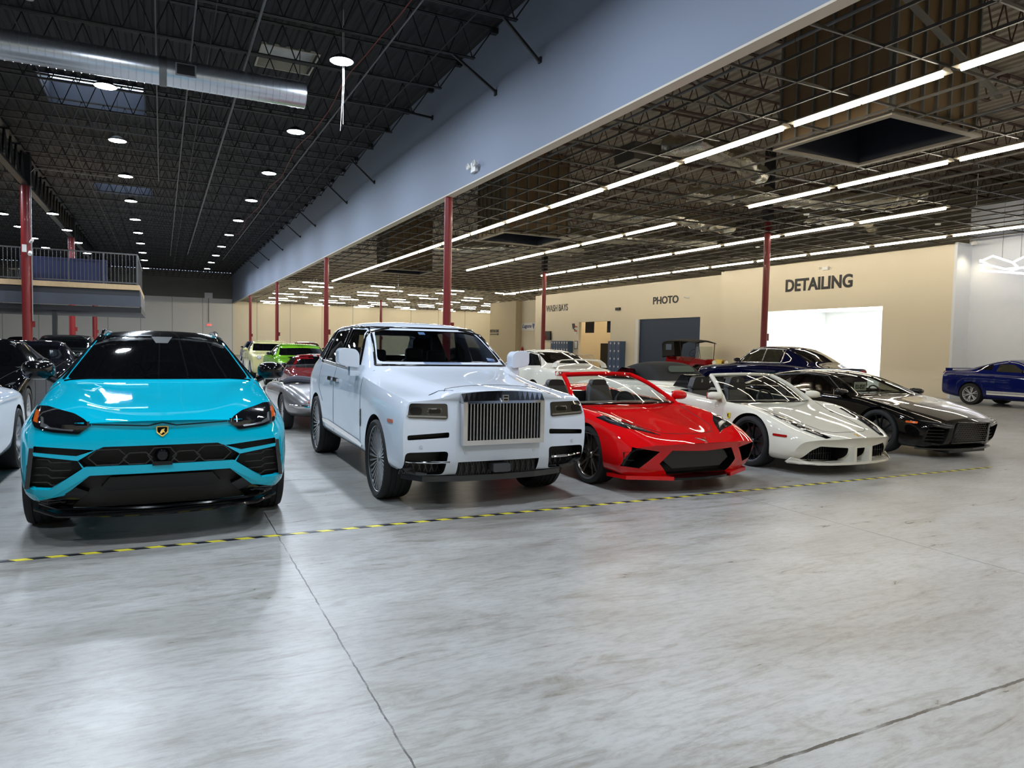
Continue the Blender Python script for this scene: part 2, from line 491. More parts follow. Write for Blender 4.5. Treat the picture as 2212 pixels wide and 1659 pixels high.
# bridging lines crossing the joists
for i, (x, z, mm, y0, y1, r) in enumerate([(-2.7, 8.12, M_steel_blk, 0, 80, .014), (1.0, 8.12, M_steel_blk, 0, 80, .014), (5.6, 8.12, M_steel_blk, 0, 80, .014)]):
    b = MB(); b.tube([(x, y0, z), (x, y1, z)], r, 6)
    tag(b.build('bridging_rod', mm), 'thin black bridging rod tying the joist bottoms, %s' % ('left of the centre light row' if i == 0 else 'between the two light rows' if i == 1 else 'nearest the bulkhead'), 'rod')
# conduits
for x, y1, r, lab in [(1.8, 60, .03, 'worn silver conduit running the length of the black roof'), (0.63, 62, .02, 'thin grey conduit beside the worn silver one'),
                      (-0.08, 33, .016, 'thin grey conduit that ends part way down the black roof'), (4.45, 62, .022, 'long pale pipe under the joists near the bulkhead')]:
    b = MB(); b.tube([(x, 2, 8.06), (x, y1, 8.06)], r, 8)
    tag(b.build('ceiling_conduit', M_conduit), lab, 'conduit')
b = MB(); pts = []
for i in range(40):
    y = 4 + i * 1.1
    pts.append((4.15 + 0.08 * math.sin(i * .9), y, 8.02 + 0.03 * math.sin(i * 2.1)))
b.tube(pts, 0.012, 6)
tag(b.build('red_cable', mat('red_cable_sheath', rgb(120, 36, 30), 0.5)), 'loose red cable strung under the joists beside the pale pipe', 'cable')
b = MB()
for dx, z0 in ((0, 6.3), (0.03, 6.45)):
    b.tube([(3.62 + dx, 16.2, 8.96), (3.66 + dx, 16.25, 7.4), (3.64 + dx, 16.25, 6.9), (3.60 + dx * 2, 16.2, z0)], 0.005, 6)
tag(b.build('hanging_cable', M_white), 'pair of white cords dangling below the nearest round light', 'cable')
# kicker braces on the bulkhead
for i, y in enumerate([13.15, 15.31, 19.65, 25.8, 30.1, 36.9, 41.2, 47.7, 54.2, 60.7]):
    b = MB()
    if i in (1, 2): b.bar((5.9, y, 8.12 - .3 * (i == 1) * 0), (6.99, y, 8.06 if i == 2 else 7.46), 0.05)
    else: b.bar((6.1, y, 8.15), (6.99, y, 7.4), 0.05)
    b.box(6.96, 6.998, y - .05, y + .05, (8.0 if i == 2 else 7.38), (8.12 if i == 2 else 7.5))
    tag(b.build('kicker_brace', M_steel_blk), 'black steel brace slanting from the joists onto the bulkhead', 'brace', 'braces on the bulkhead')
# girder trusses on the column row C0
def girder(y0, y1):
    b = MB(); z0, z1 = 7.62, 8.82
    for z in (z0, z1): b.box(C0 - .12, C0 + .12, y0, y1, z, z + .1)
    n = 14; p = (y1 - y0) / n
    for i in range(n):
        a = y0 + i * p
        b.bar((C0, a, z0 + .05), (C0, a + p / 2, z1), .07); b.bar((C0, a + p / 2, z1), (C0, a + p, z0 + .05), .07)
    return tag(b.build('girder_truss', M_steel_blk), 'deep black girder truss between the red columns of the left row', 'girder', 'girders over the left column row')
for a, c in zip([2.2] + ROWY[1:], ROWY[1:] + [YF]): girder(a + .25, c - .25)
# ---- columns
def column(x, y, z1, r, label, capz=None):
    t = thing('column', label, 'column', (x, y, 0))
    b = MB(); b.cyl((0, 0), r, 0.02, z1, 28); b.build('pole', M_red, t, smooth=True)
    b = MB(); b.box(-r * 1.5, r * 1.5, -r * 1.5, r * 1.5, 0, 0.02); b.build('base_plate', M_red, t)
    if capz:
        b = MB(); b.box(-r * 1.15, r * 1.15, -r * 1.15, r * 1.15, z1, capz); b.build('capital', M_steel_blk, t)
    b = MB(); b.box(r * .9, r + .09, -.04, .04, 1.95, 2.2); b.build('switch_box', M_red, t)
    return t
column(C1, ROWY[1], 5.625, .112, 'thick red steel column under the bulkhead, nearest of its row, behind the white luxury car')
column(C1, ROWY[2], 5.625, .112, 'red column under the bulkhead just left of the white luxury car roof')
column(C1, ROWY[3], 5.625, .112, 'red column under the bulkhead above the green coupe')
column(C1, ROWY[4], 5.625, .112, 'thin farthest red column where the bulkhead meets the far wall')
column(C2, ROWY[1], 6.1, .112, 'red column left of the bright detailing opening', 8.6)
column(C2, ROWY[2], 5.75, .112, 'red column beside the wash bays wording', 8.6)
column(C2, ROWY[4], 5.75, .112, 'slender red column seen far off above the white luxury car roof')
column(C0, ROWY[2], 7.62, .178, 'stout red column at the far left in front of the mezzanine', 8.9)
column(C0, ROWY[3], 7.62, .178, 'red column standing behind the mezzanine railing', 8.9)
column(C0, ROWY[4], 7.62, .178, 'red column farthest back under the mezzanine edge', 8.9)
# camera/light clutter on the stout column
b = MB(); b.tube([(C0 + .2, 34.6, 2.2), (C0 + .2, 34.6, 7.9)], .02, 6); b.tube([(C0 + .2, 34.6, 7.6), (C0 + .2, 34.6, 8.15), (C0 + .35, 34.6, 8.35), (-1.8, 34.6, 8.3)], .02, 6)
tag(b.build('column_conduit', mat('bright_conduit', rgb(170, 172, 172), .4, metal=.6)), 'bright conduit climbing the stout left column and bending across the roof', 'conduit')
b = MB(); b.box(-5.0, -4.86, 34.4, 34.5, 4.95, 5.25); b.tube([(-4.72, 34.4, 4.95), (-4.72, 34.25, 4.85)], .07, 10); b.tube([(-4.7, 34.4, 5.35), (-4.62, 34.2, 5.42)], .06, 10)
tag(b.build('security_camera', M_white), 'white security cameras fixed to the stout left red column', 'camera')

# ---- high-bay lights
M_hb = mat('high_bay_lens', (1, 1, 1, 1), 0.5, emit=(0.80, 0.89, 1.0, 1), estr=HB_STR)
M_alu = mat('lamp_housing', rgb(40, 41, 44), 0.45, metal=0.6)
def highbay():
    t = thing('high_bay_light', 'x', 'ceiling light')
    b = MB(); b.lathe([(0.0, 0.255), (0.035, 0.255), (0.07, 0.19), (0.13, 0.11), (0.16, 0.0)], 24, 'z'); b.build('housing', M_alu, t, smooth=True)
    b = MB(); n = 16
    b.add([(0.24 * math.cos(2 * PI * k / n), 0.24 * math.sin(2 * PI * k / n), -0.003) for k in range(n)], [tuple(range(n - 1, -1, -1))]); b.build('lens', M_hb, t, fix=False)
    b = MB(); b.tube([(0, 0, .15), (0, 0, 1.27)], .007, 6); b.build('hook', M_steel_blk, t)
    return t
hb0 = highbay()
def hb(x, y, label, group, z=7.7):
    global hb0
    if hb0.get('used'): t = copy_tree(hb0)
    else: t = hb0; t['used'] = 1
    t.location = (x, y, z); t['label'] = label; t['group'] = group
for y in (-3, 3.5, 9.6, 15.9, 21.8, 27.6, 33.3, 39.2, 44.8, 50.6, 56.1, 61.4, 67): hb(3.55, y, 'round white high-bay light of the row nearer the bulkhead', 'high-bay lights nearer the bulkhead')
for y in (-2, 3.5, 9, 14.4, 20.3, 25.6, 31, 36.4, 41.9, 47, 52.1, 57.6, 63, 70): hb(-1.2, y, 'round white high-bay light of the middle row under the black roof', 'middle row of high-bay lights')
for y in (40.6, 46.3, 52, 58.1): hb(-4.65, y, 'round white high-bay light along the girder above the mezzanine', 'high-bay lights along the girder', 7.45)
for y in (4, 14, 24, 34, 43.8, 48.4, 53.5, 58.6): hb(-7.15, y, 'round white high-bay light of the far left row beyond the columns', 'far left row of high-bay lights')
for o in bpy.data.objects:
    if 'used' in o: del o['used']

# ---- round silver duct
M_duct = mat('spiral_duct', rgb(200, 206, 214), 0.27, metal=.82, noise=0.1, nscale=2)
t = thing('spiral_duct', 'big round silver spiral duct hung under the black roof', 'duct', (0, 17.9, 7.5))
def ductseg(x0, x1):
    b = MB(); prof = []
    x = x0
    while x < x1 - .01:
        prof += [(x, .30), (x + .135, .30), (x + .139, .311), (x + .147, .311)]; x += .15
    prof.append((x1, .30)); b.lathe(prof, 40, 'x'); b.lathe([(x1, .30), (x1, .0)], 40, 'x'); return b
ductseg(-9, 0.0).build('duct_section', M_duct, t, smooth=30)
ductseg(0.12, 3.1).build('duct_section', M_duct, t, smooth=30)
b = MB(); b.lathe([(-.02, .0), (-.02, .315), (.13, .315), (.13, .0)], 40, 'x'); b.build('coupling_band', mat('dull_galvanised', rgb(120, 122, 124), .5, metal=.8), t, smooth=30)
b = MB(); b.box(.3, .72, -.33, -.27, -.12, .14); 
g = b.build('vent_frame', mat('vent_metal', rgb(150, 152, 156), .45, metal=.8), t)
b = MB()
for k in range(12): b.box(.33 + k * .031, .338 + k * .031, -.335, -.33, -.1, .12)
for k in range(6): b.box(.33, .69, -.336, -.331, -.1 + k * .042, -.092 + k * .042)
b.box(.33, .69, -.3305, -.33, -.1, .12)
b.build('grille', M_black, g)
for x in (-.28, 3.0, -4): 
    b = MB(); b.tube([(x, 0, .28), (x, 0, 1.4)], .012, 6); b.build('hanger_rod', mat('zinc_rod', rgb(150, 150, 150), .4, metal=.7), t)
b = MB(); b.lathe([(0, .09), (.03, .1), (.05, .05)], 16, 'z', (0, 0, 0)); b.tube([(0, 0, .04), (0, 0, .66)], .012, 6); o = b.build('smoke_detector', M_white, None, True); o.location = (-2.35, 17.4, 8.3)
tag(o, 'white smoke detector dome above the silver duct', 'detector')

# ---- suspended grid + fluorescent rows
M_grid = mat('grid_steel', rgb(66, 63, 58), 0.45, metal=0.3, noise=0.15)
b = MB()
xs = [7.9 + .765 * k for k in range(0, 24)]
for x in xs:
    if x < WX: b.box(x - .012, x + .012, 3.0, 49, ZG, ZG + .045)
b.build('x', M_grid); bpy.data.objects.remove(bpy.data.objects['x'])
g = MB()
for x in xs:
    if x < WX - .1:
        if 11.2 < x < 13.6:
            for a, c in ((2.0, 8.2), (10.85, 23.3), (25.8, 38.2), (40.5, 49)): g.box(x - .014, x + .014, a, c, ZG, ZG + .04)
        else: g.box(x - .014, x + .014, 2.0, 49, ZG, ZG + .04)
y = 2.2; ys_c = []
while y < 49.5: ys_c.append(y); y += 1.45
for y in ys_c:
    x1 = WX if y < 28 else WX + .5
    if 8.2 < y < 10.8 or 23.3 < y < 25.8 or 38.2 < y < 40.5:
        g.box(7.23, 11.1, y - .014, y + .014, ZG, ZG + .04); g.box(13.7, x1, y - .014, y + .014, ZG, ZG + .04)
    else: g.box(7.23, x1, y - .014, y + .014, ZG, ZG + .04)
for y in ys_c[::2]:
    for x in (8.7, 13.2, 16.9, 21.5): 
        if not (11 < x < 13.8 and (8 < y < 11 or 23 < y < 26 or 38 < y < 41)): g.bar((x, y, ZG + .04), (x + .05, y + .4, 8.2), .006)
tag(g.build('suspended_grid', M_grid), 'bare steel suspended ceiling grid with its tiles removed', 'ceiling grid')
M_tube = mat('fluorescent_tube', (1, 1, 1, 1), .5, emit=(1.0, 0.91, 0.74, 1), estr=TUBE_STR)
M_fix = mat('fixture_enamel', rgb(150, 142, 126), .45)
M_tube2 = mat('distant_fluorescent_tube', (1, 1, 1, 1), .5, emit=(1.0, 0.91, 0.74, 1), estr=TUBE_STR * 1.9)
def fixture(ln=2.8, name='fluorescent_fixture', tube=None):
    t = thing(name, 'x', 'ceiling light')
    b = MB(); b.prism([(-.13, -.0), (-.06, .05), (.06, .05), (.13, -.0), (.12, -.005), (-.12, -.005)], 'y', 0.03, ln + .02); b.build('reflector', M_fix, t)
    for k in range(2):
        a = .10 + k * (ln / 2 - .05); e = a + ln / 2 - .10
        b = MB(); r = .024
        pr = [(r * math.cos(q), -.04 + r * math.sin(q)) for q in [PI / 2 + 2 * PI * j / 8 for j in range(8)]]
        b.prism(pr, 'y', a, e); b.build('tube', tube or M_tube, t)
    return t
fx0 = fixture(); used = [False]
def fx(src, x, y, z, label, group, rz=0):
    if used[0] is False and src is fx0: t = fx0; used[0] = True
    else: t = copy_tree(src)
    t.location = (x, y, z); t.rotation_euler = (0, 0, rz); t['label'] = label; t['group'] = group
ROWS = [(10.05, -5.15, 48, 'first fluorescent row beside the bulkhead', []),
        (14.7, -5.2, 36, 'second fluorescent row', [6]),
        (19.25, -5.2, 36, 'third fluorescent row', []),
        (23.85, -5.2, 49, 'fourth fluorescent row nearest the bay walls', [])]
for x, y0, y1, lab, skip in ROWS:
    y = y0; k = 0
    while y < y1 - 1:
        if not (lab.startswith('second') and 14.9 < y < 17.8) and not (lab.startswith('third') and 8.8 < y < 11.5 ):
            fx(fx0, x, y, ZG - .05, 'lit fluorescent strip fixture of the ' + lab, lab)
        y += 2.92
fy0 = fixture(1.9, tube=M_tube2)
n = 0
first = True
for iy in range(10):
    y = 51 + iy * 3.4
    for ix in range(6):
        x = 8.9 + ix * 5.0 + (iy % 2) * 1.3 + random.uniform(-.5, .5)
        if x > 36: continue
        if y < 60 and x > 24: continue
        if first: t = fy0; first = False
        else: t = copy_tree(fy0)
        t.location = (x, y, 5.75); t.rotation_euler = (0, 0, -PI / 2)
        t['label'] = 'small lit strip fixture of the distant hall beyond the bulkhead columns'; t['group'] = 'crosswise strip fixtures of the distant hall'
# dark ceiling layer of distant hall grid
g = MB()
for k in range(24): g.box(7.2, 38, 50 + k * 1.45, 50.03 + k * 1.45, 5.86, 5.90)
for k in range(30): g.box(7.6 + k, 7.63 + k, 50, YF, 5.86, 5.90)
tag(g.build('distant_ceiling_grid', M_grid), 'distant part of the bare ceiling grid before the cream far wall', 'ceiling grid')

# ---- framed skylight shafts
M_ply = mat('tan_gypsum_board', rgb(118, 96, 66), .8, noise=.1, nscale=2)
M_stud = mat('galvanised_stud', rgb(120, 118, 110), .5, metal=.4)
M_navydark = mat('navy_shaft_lining', rgb(26, 30, 42), .6)
def shaft(x0, x1, y0, y1, label):
    t = thing('skylight_shaft', label, 'skylight shaft', (0, 0, 0))
    z0, z1 = ZG + .04, 8.72
    b = MB()
    b.box(x0 - .02, x0, y0 - .02, y1 + .02, z0, z1); b.box(x1, x1 + .02, y0 - .02, y1 + .02, z0, z1)
    b.box(x0, x1, y0 - .02, y0, z0, z1); b.box(x0, x1, y1, y1 + .02, z0, z1)
    b.build('board_panel', M_ply, t)
    b = MB(); b.box(x0, x0 + .01, y0, y1, z0, z1); b.box(x1 - .01, x1, y0, y1, z0, z1); b.box(x0, x1, y0, y0 + .01, z0, z1); b.box(x0, x1, y1 - .01, y1, z0, z1); b.box(x0, x1, y0, y1, z1 - .05, z1 - .03)
    b.build('dark_lining', M_navydark, t)
    n = 6
    for k in range(n + 1):
        y = y0 + (y1 - y0) * k / n; x = x0 + (x1 - x0) * k / n
        for (a, c, e, f) in ((x0 - .08, x0 - .02, y - .02, y + .02), (x - .02, x + .02, y0 - .08, y0 - .02), (x - .02, x + .02, y1 + .02, y1 + .08)):
            b = MB(); b.box(a, c, e, f, z0, z1); b.build('stud', M_stud, t)
    b = MB(); b.box(x0 - .12, x1 + .12, y0 - .12, y0, z0 - .05, z0 + .02); b.box(x0 - .12, x1 + .12, y1, y1 + .12, z0 - .05, z0 + .02); b.box(x0 - .12, x0, y0, y1, z0 - .05, z0 + .02); b.box(x1, x1 + .12, y0, y1, z0 - .05, z0 + .02)
    b.build('opening_trim', mat('shaft_trim', rgb(140, 132, 118), .6), t)
    return t
shaft(11.3, 13.6, 8.35, 10.75, 'nearest tan boarded skylight shaft with exposed studs and a navy opening')
shaft(11.15, 13.75, 23.4, 25.75, 'middle tan boarded skylight shaft above the second red column')
shaft(11.2, 13.7, 38.3, 40.4, 'farthest tan boarded skylight shaft down the hall')
# diagonal struts
b = MB(); b.bar((7.6, 7.0, 7.6), (12.6, 7.3, 5.9), .09, .05); tag(b.build('channel_strut', M_stud), 'wide grey channel strut slanting past the nearest skylight shaft', 'strut')
b = MB(); b.bar((7.5, 11.0, 7.4), (10.8, 11.2, 6.3), .09, .05); tag(b.build('channel_strut', M_stud), 'grey channel strut slanting from the bulkhead behind the nearest shaft', 'strut')
b = MB(); b.tube([(7.35, 1, 5.9), (7.35, 48, 5.9)], .045, 10); tag(b.build('sprinkler_pipe', M_black), 'black sprinkler pipe along the inner foot of the bulkhead', 'pipe')
for i, x in enumerate((9.0, 16.0, 21.8)):
    b = MB(); b.tube([(x, 1, 6.5 + .3 * i), (x, 48, 6.5 + .3 * i)], .03, 8); tag(b.build('grid_pipe', M_conduit), 'grey pipe above the suspended grid %s' % ('next to the first tube row', 'beside the second tube row', 'towards the bay walls')[i], 'pipe')
# foil flex ducts
M_foil = mat('crumpled_foil', rgb(190, 184, 168), .2, metal=.9, noise=.35, nscale=5, bump=1.0, bscale=9)
def flex(pts, r, label):
    b = MB(); P = []; R = []
    pts = [Vector(p) for p in pts]
    for i in range(len(pts) - 1):
        n = max(2, int((pts[i + 1] - pts[i]).length / .16))
        for k in range(n):
            P.append(pts[i].lerp(pts[i + 1], k / n) + Vector((0, 0, -.06 * math.sin(PI * k / n)))); R.append(r * (1 + (.12 if len(P) % 2 else -.08) + random.uniform(-.12, .12)))
    P.append(pts[-1]); R.append(r)
    b.tube(P, R, 12); return tag(b.build('foil_flex_duct', M_foil, None, 50), label, 'duct')
flex([(12.15, 15.5, 7.0), (12.5, 14.5, 6.9), (13.6, 14.2, 6.5), (14.6, 14.6, 6.35)], .26, 'shiny crumpled foil duct above the first tube row')
flex([(14.6, 17.6, 6.4), (16.5, 16.2, 6.3), (19.3, 15.6, 6.3), (21.5, 14.6, 6.6)], .24, 'crumpled foil duct sweeping over the red column by the detailing bay')
flex([(13.6, 21.5, 6.3), (16.5, 20.6, 6.35), (19.6, 21.0, 6.3)], .25, 'crumpled foil duct beyond the second tube row')
flex([(12.0, 33.0, 6.3), (15.0, 30.5, 6.3), (18.5, 30.0, 6.4)], .3, 'crumpled foil duct near the wash bays column')
flex([(16.0, 27.0, 6.5), (19.0, 25.0, 6.3), (22.0, 24.6, 6.4)], .25, 'crumpled foil duct in front of the photo wall')
flex([(20.0, 17.9, 6.3), (22.5, 17.3, 6.3), (24.5, 18.5, 6.4)], .22, 'crumpled foil duct above the detailing wording')
b = MB(); b.box(11.0, 11.85, 15.4, 16.3, 6.5, 6.95); tag(b.build('vav_box', mat('dull_box_metal', rgb(92, 88, 78), .5, metal=.5)), 'dull metal air box beside the shiny foil duct', 'air box')
b = MB(); b.box(20, 21.2, 12.2, 14.0, 6.6, 6.62); 
# smoke detectors
for i, (x, y) in enumerate([(21.6, 14.2), (17.2, 15.2), (15.9, 21.9), (21.0, 20.9)]):
    b = MB(); b.lathe([(0, .03), (0.01, .07), (.05, .085), (.06, .0)], 12, 'z', (7.9 + .765 * round((x - 7.9) / .765), y, ZG - .06)); tag(b.build('smoke_detector', M_white, None, True), 'white smoke detector hanging from the bare grid, %s' % ('by the fourth row of tubes', 'between third and second rows', 'farther along the second row', 'near the photo wall')[i], 'detector')

# ---- mezzanine
M_mezz = mat('mezzanine_fascia', rgb(66, 70, 80), .55, noise=.05); M_rail = mat('rail_steel', rgb(88, 88, 90), .4, metal=.7)
t = thing('mezzanine', 'raised mezzanine platform with a grey fascia and plywood edge on the left', 'mezzanine', (0, 35.2, 0))
b = MB(); b.box(-15, -.85, 0, 9, 3.68, 3.895); b.build('plywood_edge', mat('plywood_layers', rgb(196, 168, 128), .7, noise=.2, nscale=8), t)
b = MB(); b.box(-15, -.87, .12, 9, 3.42, 3.68); b.build('upper_fascia', mat('fascia_dark', rgb(50, 53, 58), .6), t)
b = MB(); b.box(-15, -.87, .06, .12, 2.95, 3.42); b.box(-.87, -.81, .06, 9, 2.95, 3.6); b.build('lower_fascia', M_mezz, t)
b = MB(); b.box(-15, -.8, .1, 9, 2.70, 2.92); b.build('steel_beam', M_black, t)
b = MB(); b.box(-4.13, -3.95, .2, .4, 0, 2.72); b.build('support_post', mat('post_black', rgb(34, 36, 36), .5), t)
def railing(name, label, p0, p1, h, n):
    r = thing(name, label, 'railing', (0, 0, 0))
    p0 = Vector(p0); p1 = Vector(p1)
    for z in (0.08, h): b = MB(); b.bar(p0 + Vector((0, 0, z)), p1 + Vector((0, 0, z)), .05); b.build('rail', M_rail, r)
    for k in range(0, n + 1):
        p = p0.lerp(p1, k / n); b = MB()
        big = k % 9 == 0
        b.bar(p + Vector((0, 0, 0.0 if big else .08)), p + Vector((0, 0, h)), .06 if big else .02); b.build('post' if big else 'baluster', M_rail, r)
    return r
railing('railing', 'grey metal railing along the front of the mezzanine', (-15, 35.3, 3.9), (-.95, 35.3, 3.9), 1.32, 99)
railing('railing', 'short grey railing along the end of the mezzanine', (-.95, 35.4, 3.9), (-.95, 43.5, 3.9), 1.32, 30)
b = MB(); b.box(-5.3, -2.15, 35.9, 36.0, 3.92, 4.96); tag(b.build('screen_panel', mat('blue_suede_panel', rgb(44, 50, 84), .85, noise=.15, nscale=3)), 'dark blue padded panel standing behind the mezzanine railing', 'panel')
t = thing('stool', 'small black stool on the mezzanine behind the railing', 'stool', (-5.6, 36.4, 3.9))
b = MB(); b.box(-.2, .2, -.2, .2, .5, .54); b.build('seat', M_black, t)
for sx in (-1, 1):
    for sy in (-1, 1): b = MB(); b.bar((sx * .2, sy * .2, 0), (sx * .15, sy * .15, .5), .03); b.build('leg', M_black, t)

# ---- wording and fittings on the bay walls
M_ink = mat('black_lettering', rgb(22, 22, 24), .5)
RX = (PI / 2, 0, -PI / 2)
def sign(name, body, x, y0, y1, z0, z1, label, m=None, bold=.012):
    o = text_obj(name, body, 1.0, (x - .012, (y0 + y1) / 2, (z0 + z1) / 2), RX, m or M_ink, .01, bold, fit=(abs(y1 - y0), abs(z1 - z0)))
    return tag(o, label, 'wall lettering')
sign('wall_lettering', 'DETAILING', WX, 20.27, 23.78, 4.29, 4.86, 'black DETAILING lettering above the bright opening', bold=.03)
sign('wall_lettering', 'PHOTO', WX + .5, 31.9, 34.2, 4.2, 4.64, 'black PHOTO lettering above the navy door', bold=.025)
sign('wall_lettering', 'WASH BAYS', WX + .5, 44.05, 47.25, 4.2, 4.69, 'black WASH BAYS lettering beside the red column', bold=.015)
o = text_obj('wall_lettering', 'RESTROOMS', 1, (27.89, 60.4, 2.95), RX, M_ink, .01, .03, fit=(1.9, .28))
tag(o, 'small black RESTROOMS lettering on the darker beige wall', 'wall lettering')
b = MB(); b.box(27.86, 27.895, 59.7, 61.3, 2.62, 2.69); b.prism([(59.7, 2.53), (59.4, 2.655), (59.7, 2.78)], 'x', 27.86, 27.895); tag(b.build('arrow_sign', M_ink), 'black arrow painted under the restrooms wording', 'arrow')
t = thing('banner', 'white banner with blue Laguna wording on the beige side wall', 'banner', (28.48, 54.6, 0))
b = MB(); b.box(-.02, 0, -1.25, 1.35, 2.95, 3.62); b.build('panel', M_white, t)
o = text_obj('lettering', 'Laguna', 1, (-.03, .3, 3.3), RX, mat('blue_ink', rgb(38, 62, 130), .5), .005, .02, fit=(1.7, .42), parent=t, shear=.25)
b = MB(); b.prism([(-1.1, 3.5), (-.7, 3.55), (-.72, 3.3), (-.9, 3.05), (-1.0, 3.25)], 'x', -.035, -.02); b.build('swoosh_emblem', MATS['blue_ink'], t)
# exit signs
M_exitred = mat('exit_red', rgb(230, 60, 50), .5, emit=rgb(240, 60, 50), estr=1.2)
t = thing('exit_sign', 'small red lit exit sign on the far grey wall', 'exit sign', (4.68, 84.4, 3.2))
b = MB(); b.box(-.3, .3, -.05, .05, -.13, .15); b.build('housing', M_white, t)
text_obj('lettering', 'EXIT', 1, (0, -.06, .01), (PI / 2, 0, 0), M_exitred, .005, .02, fit=(.5, .2), parent=t)
t = thing('emergency_light', 'white twin-head emergency light on the bulkhead', 'emergency light', (6.95, 16.44, 5.98))
b = MB(); b.box(-.03, .05, -.14, .14, -.12, .12); b.build('housing', M_white, t)
for s in (-1, 1): b = MB(); b.lathe([(-.12, .075), (-.1, .085), (-.04, .05), (0, .03)], 16, 'x', (0, s * .2 - .02, .03)); b.build('lamp_head', M_white, t, True)
t = thing('emergency_light', 'white twin-head emergency light above the detailing wording', 'emergency light', (WX - .05, 21.6, 5.18))
b = MB(); b.box(-.03, .05, -.14, .14, -.07, .07); b.build('housing', M_white, t)
for s in (-1, 1): b = MB(); b.lathe([(-.1, .05), (-.04, .04), (0, .02)], 12, 'x', (0, s * .22, .02)); b.build('lamp_head', M_white, t, True)
b = MB(); b.box(WX + .38, WX + .5, 37.5, 37.95, 4.0, 4.16); tag(b.build('wall_speaker', M_black), 'small black box on the wall between the wash and photo openings', 'speaker')
b = MB(); b.tube([(WX + .3, 31.2, 4.5), (WX + .5, 31.0, 4.45)], .06, 10); tag(b.build('security_camera', M_white), 'small white camera right of the photo wording', 'camera')
# lockers
M_lock = mat('locker_blue', rgb(66, 88, 120), .45)
M_lk = mat('locker_plate', rgb(200, 204, 208), .4)
def lockers(y0, y1, n, label):
    t = thing('locker_bank', label, 'lockers', (0, 0, 0))
    x = WX + .5
    b = MB(); b.box(x - .42, x - .01, y0, y1, 0, 2.02); b.build('cabinet', M_lock, t)
    wd = (y1 - y0) / n
    for k in range(n):
        for r in range(4):
            d = MB(); d.box(x - .435, x - .42, y0 + k * wd + .02, y0 + (k + 1) * wd - .02, .06 + r * .49, .06 + r * .49 + .46); dd = d.build('door', mat('locker_door_blue', rgb(56, 78, 112), .4), t)
            d = MB(); d.box(x - .445, x - .435, y0 + k * wd + .08, y0 + k * wd + .2, .06 + r * .49 + .30, .06 + r * .49 + .42); d.build('latch_plate', M_lk, dd)
lockers(43.2, 45.7, 7, 'blue steel locker bank left of the wash bay opening')
lockers(36.86, 38.2, 3, 'blue steel locker bank between the wash and photo openings')
b = MB(); b.box(WX + .35, WX + .45, 46.3, 47.2, 2.1, 2.75); tag(b.build('wall_monitor', M_black), 'black monitor on the wall beside the red column', 'monitor')
# pennants and clutter in the wash bay
M_flag = mat('pennant_black', rgb(24, 24, 28), .8)
for i, (y, z) in enumerate(((41.9, 3.3), (39.2, 3.3))):
    b = MB(); b.box(26.6, 26.63, y - .55, y + .55, z - .7, z + .2); tag(b.build('pennant', M_flag), 'black hanging pennant in the wash bay, %s' % ('left one', 'right one')[i], 'pennant')
b = MB(); b.box(28, 28.8, 41.4, 42.6, 0, 1.9); tag(b.build('tool_cabinet', M_black), 'black tool cabinet inside the wash bay', 'cabinet')
b = MB(); b.box(27.2, 27.9, 37.9, 38.6, 0, 1.0); b.cyl((27.5, 38.2), .15, 1.0, 2.5, 12); tag(b.build('tool_stand', mat('orange_kit', rgb(176, 80, 44), .6)), 'orange and black kit stacked at the right of the wash bay', 'equipment')
t = thing('wall_flag', 'state shaped flag cutout on the beige wall left of the wash bay', 'wall flag', (WX + .46, 43.0, 2.9))
M_fr = mat('flag_red', rgb(176, 50, 44), .6); M_fb = mat('flag_navy', rgb(34, 34, 50), .6)
b = MB(); b.prism([(.35, .35), (.05, .35), (.0, -.1), (.25, .0)], 'x', -.02, .02); b.build('blue_field', M_fb, t)
for k in range(4): b = MB(); b.prism([(.05 - k * .02, .2 - k * .16), (-.3, .16 - k * .16), (-.3, .1 - k * .16), (.05 - k * .02, .13 - k * .16)], 'x', -.02, .02); b.build('stripe', M_fr if k % 2 == 0 else M_white, t)
# crowd barriers before the wash bay
M_zn = mat('barrier_zinc', rgb(190, 190, 186), .35, metal=.8)
for i, (y0, y1) in enumerate(((40.9, 43.0), (38.7, 40.7))):
    t = thing('crowd_barrier', 'galvanised crowd barrier before the wash bay opening, %s one' % ('left', 'right')[i], 'barrier', (24.9, 0, 0))
    b = MB(); b.tube([(0, y0, .15), (0, y0, 1.0), (0, y0 + .1, 1.1), (0, y1 - .1, 1.1), (0, y1, 1.0), (0, y1, .15)], .022, 8); b.tube([(0, y0, .2), (0, y1, .2)], .018, 8); b.build('frame', M_zn, t, True)
    for k in range(1, 15): y = y0 + (y1 - y0) * k / 15; b = MB(); b.tube([(0, y, .2), (0, y, 1.1)], .008, 6); b.build('bar', M_zn, t)
    for y in (y0 + .2, y1 - .2): b = MB(); b.tube([(-.3, y, .02), (0, y, .18), (.3, y, .02)], .018, 6); b.build('foot', M_zn, t)
t = thing('fire_extinguisher', 'red fire extinguisher hung by the corner beside the banner wall', 'fire extinguisher', (28.4, 55.6, 0))
b = MB(); b.lathe([(0, 0), (0, .1), (.02, .12), (.42, .12), (.5, .05), (.52, 0)], 16, 'z', (0, 0, 1.0)); b.build('tank', M_exitred if 0 else mat('extinguisher_red', rgb(190, 24, 24), .3, coat=.5), t, True)
b = MB(); b.tube([(0, 0, 1.5), (0, -.1, 1.58)], .02, 6); b.tube([(0, -.05, 1.5), (-.08, -.22, 1.3), (-.06, -.2, 1.05)], .02, 6); b.build('hose', M_black, t)
t = thing('framed_notice', 'small black framed notice between the locker bank and the wash bay', 'notice', (WX + .48, 42.8, 1.75))
b = MB(); b.box(-.01, .01, -.22, .22, -.28, .28); b.build('frame', M_black, t)
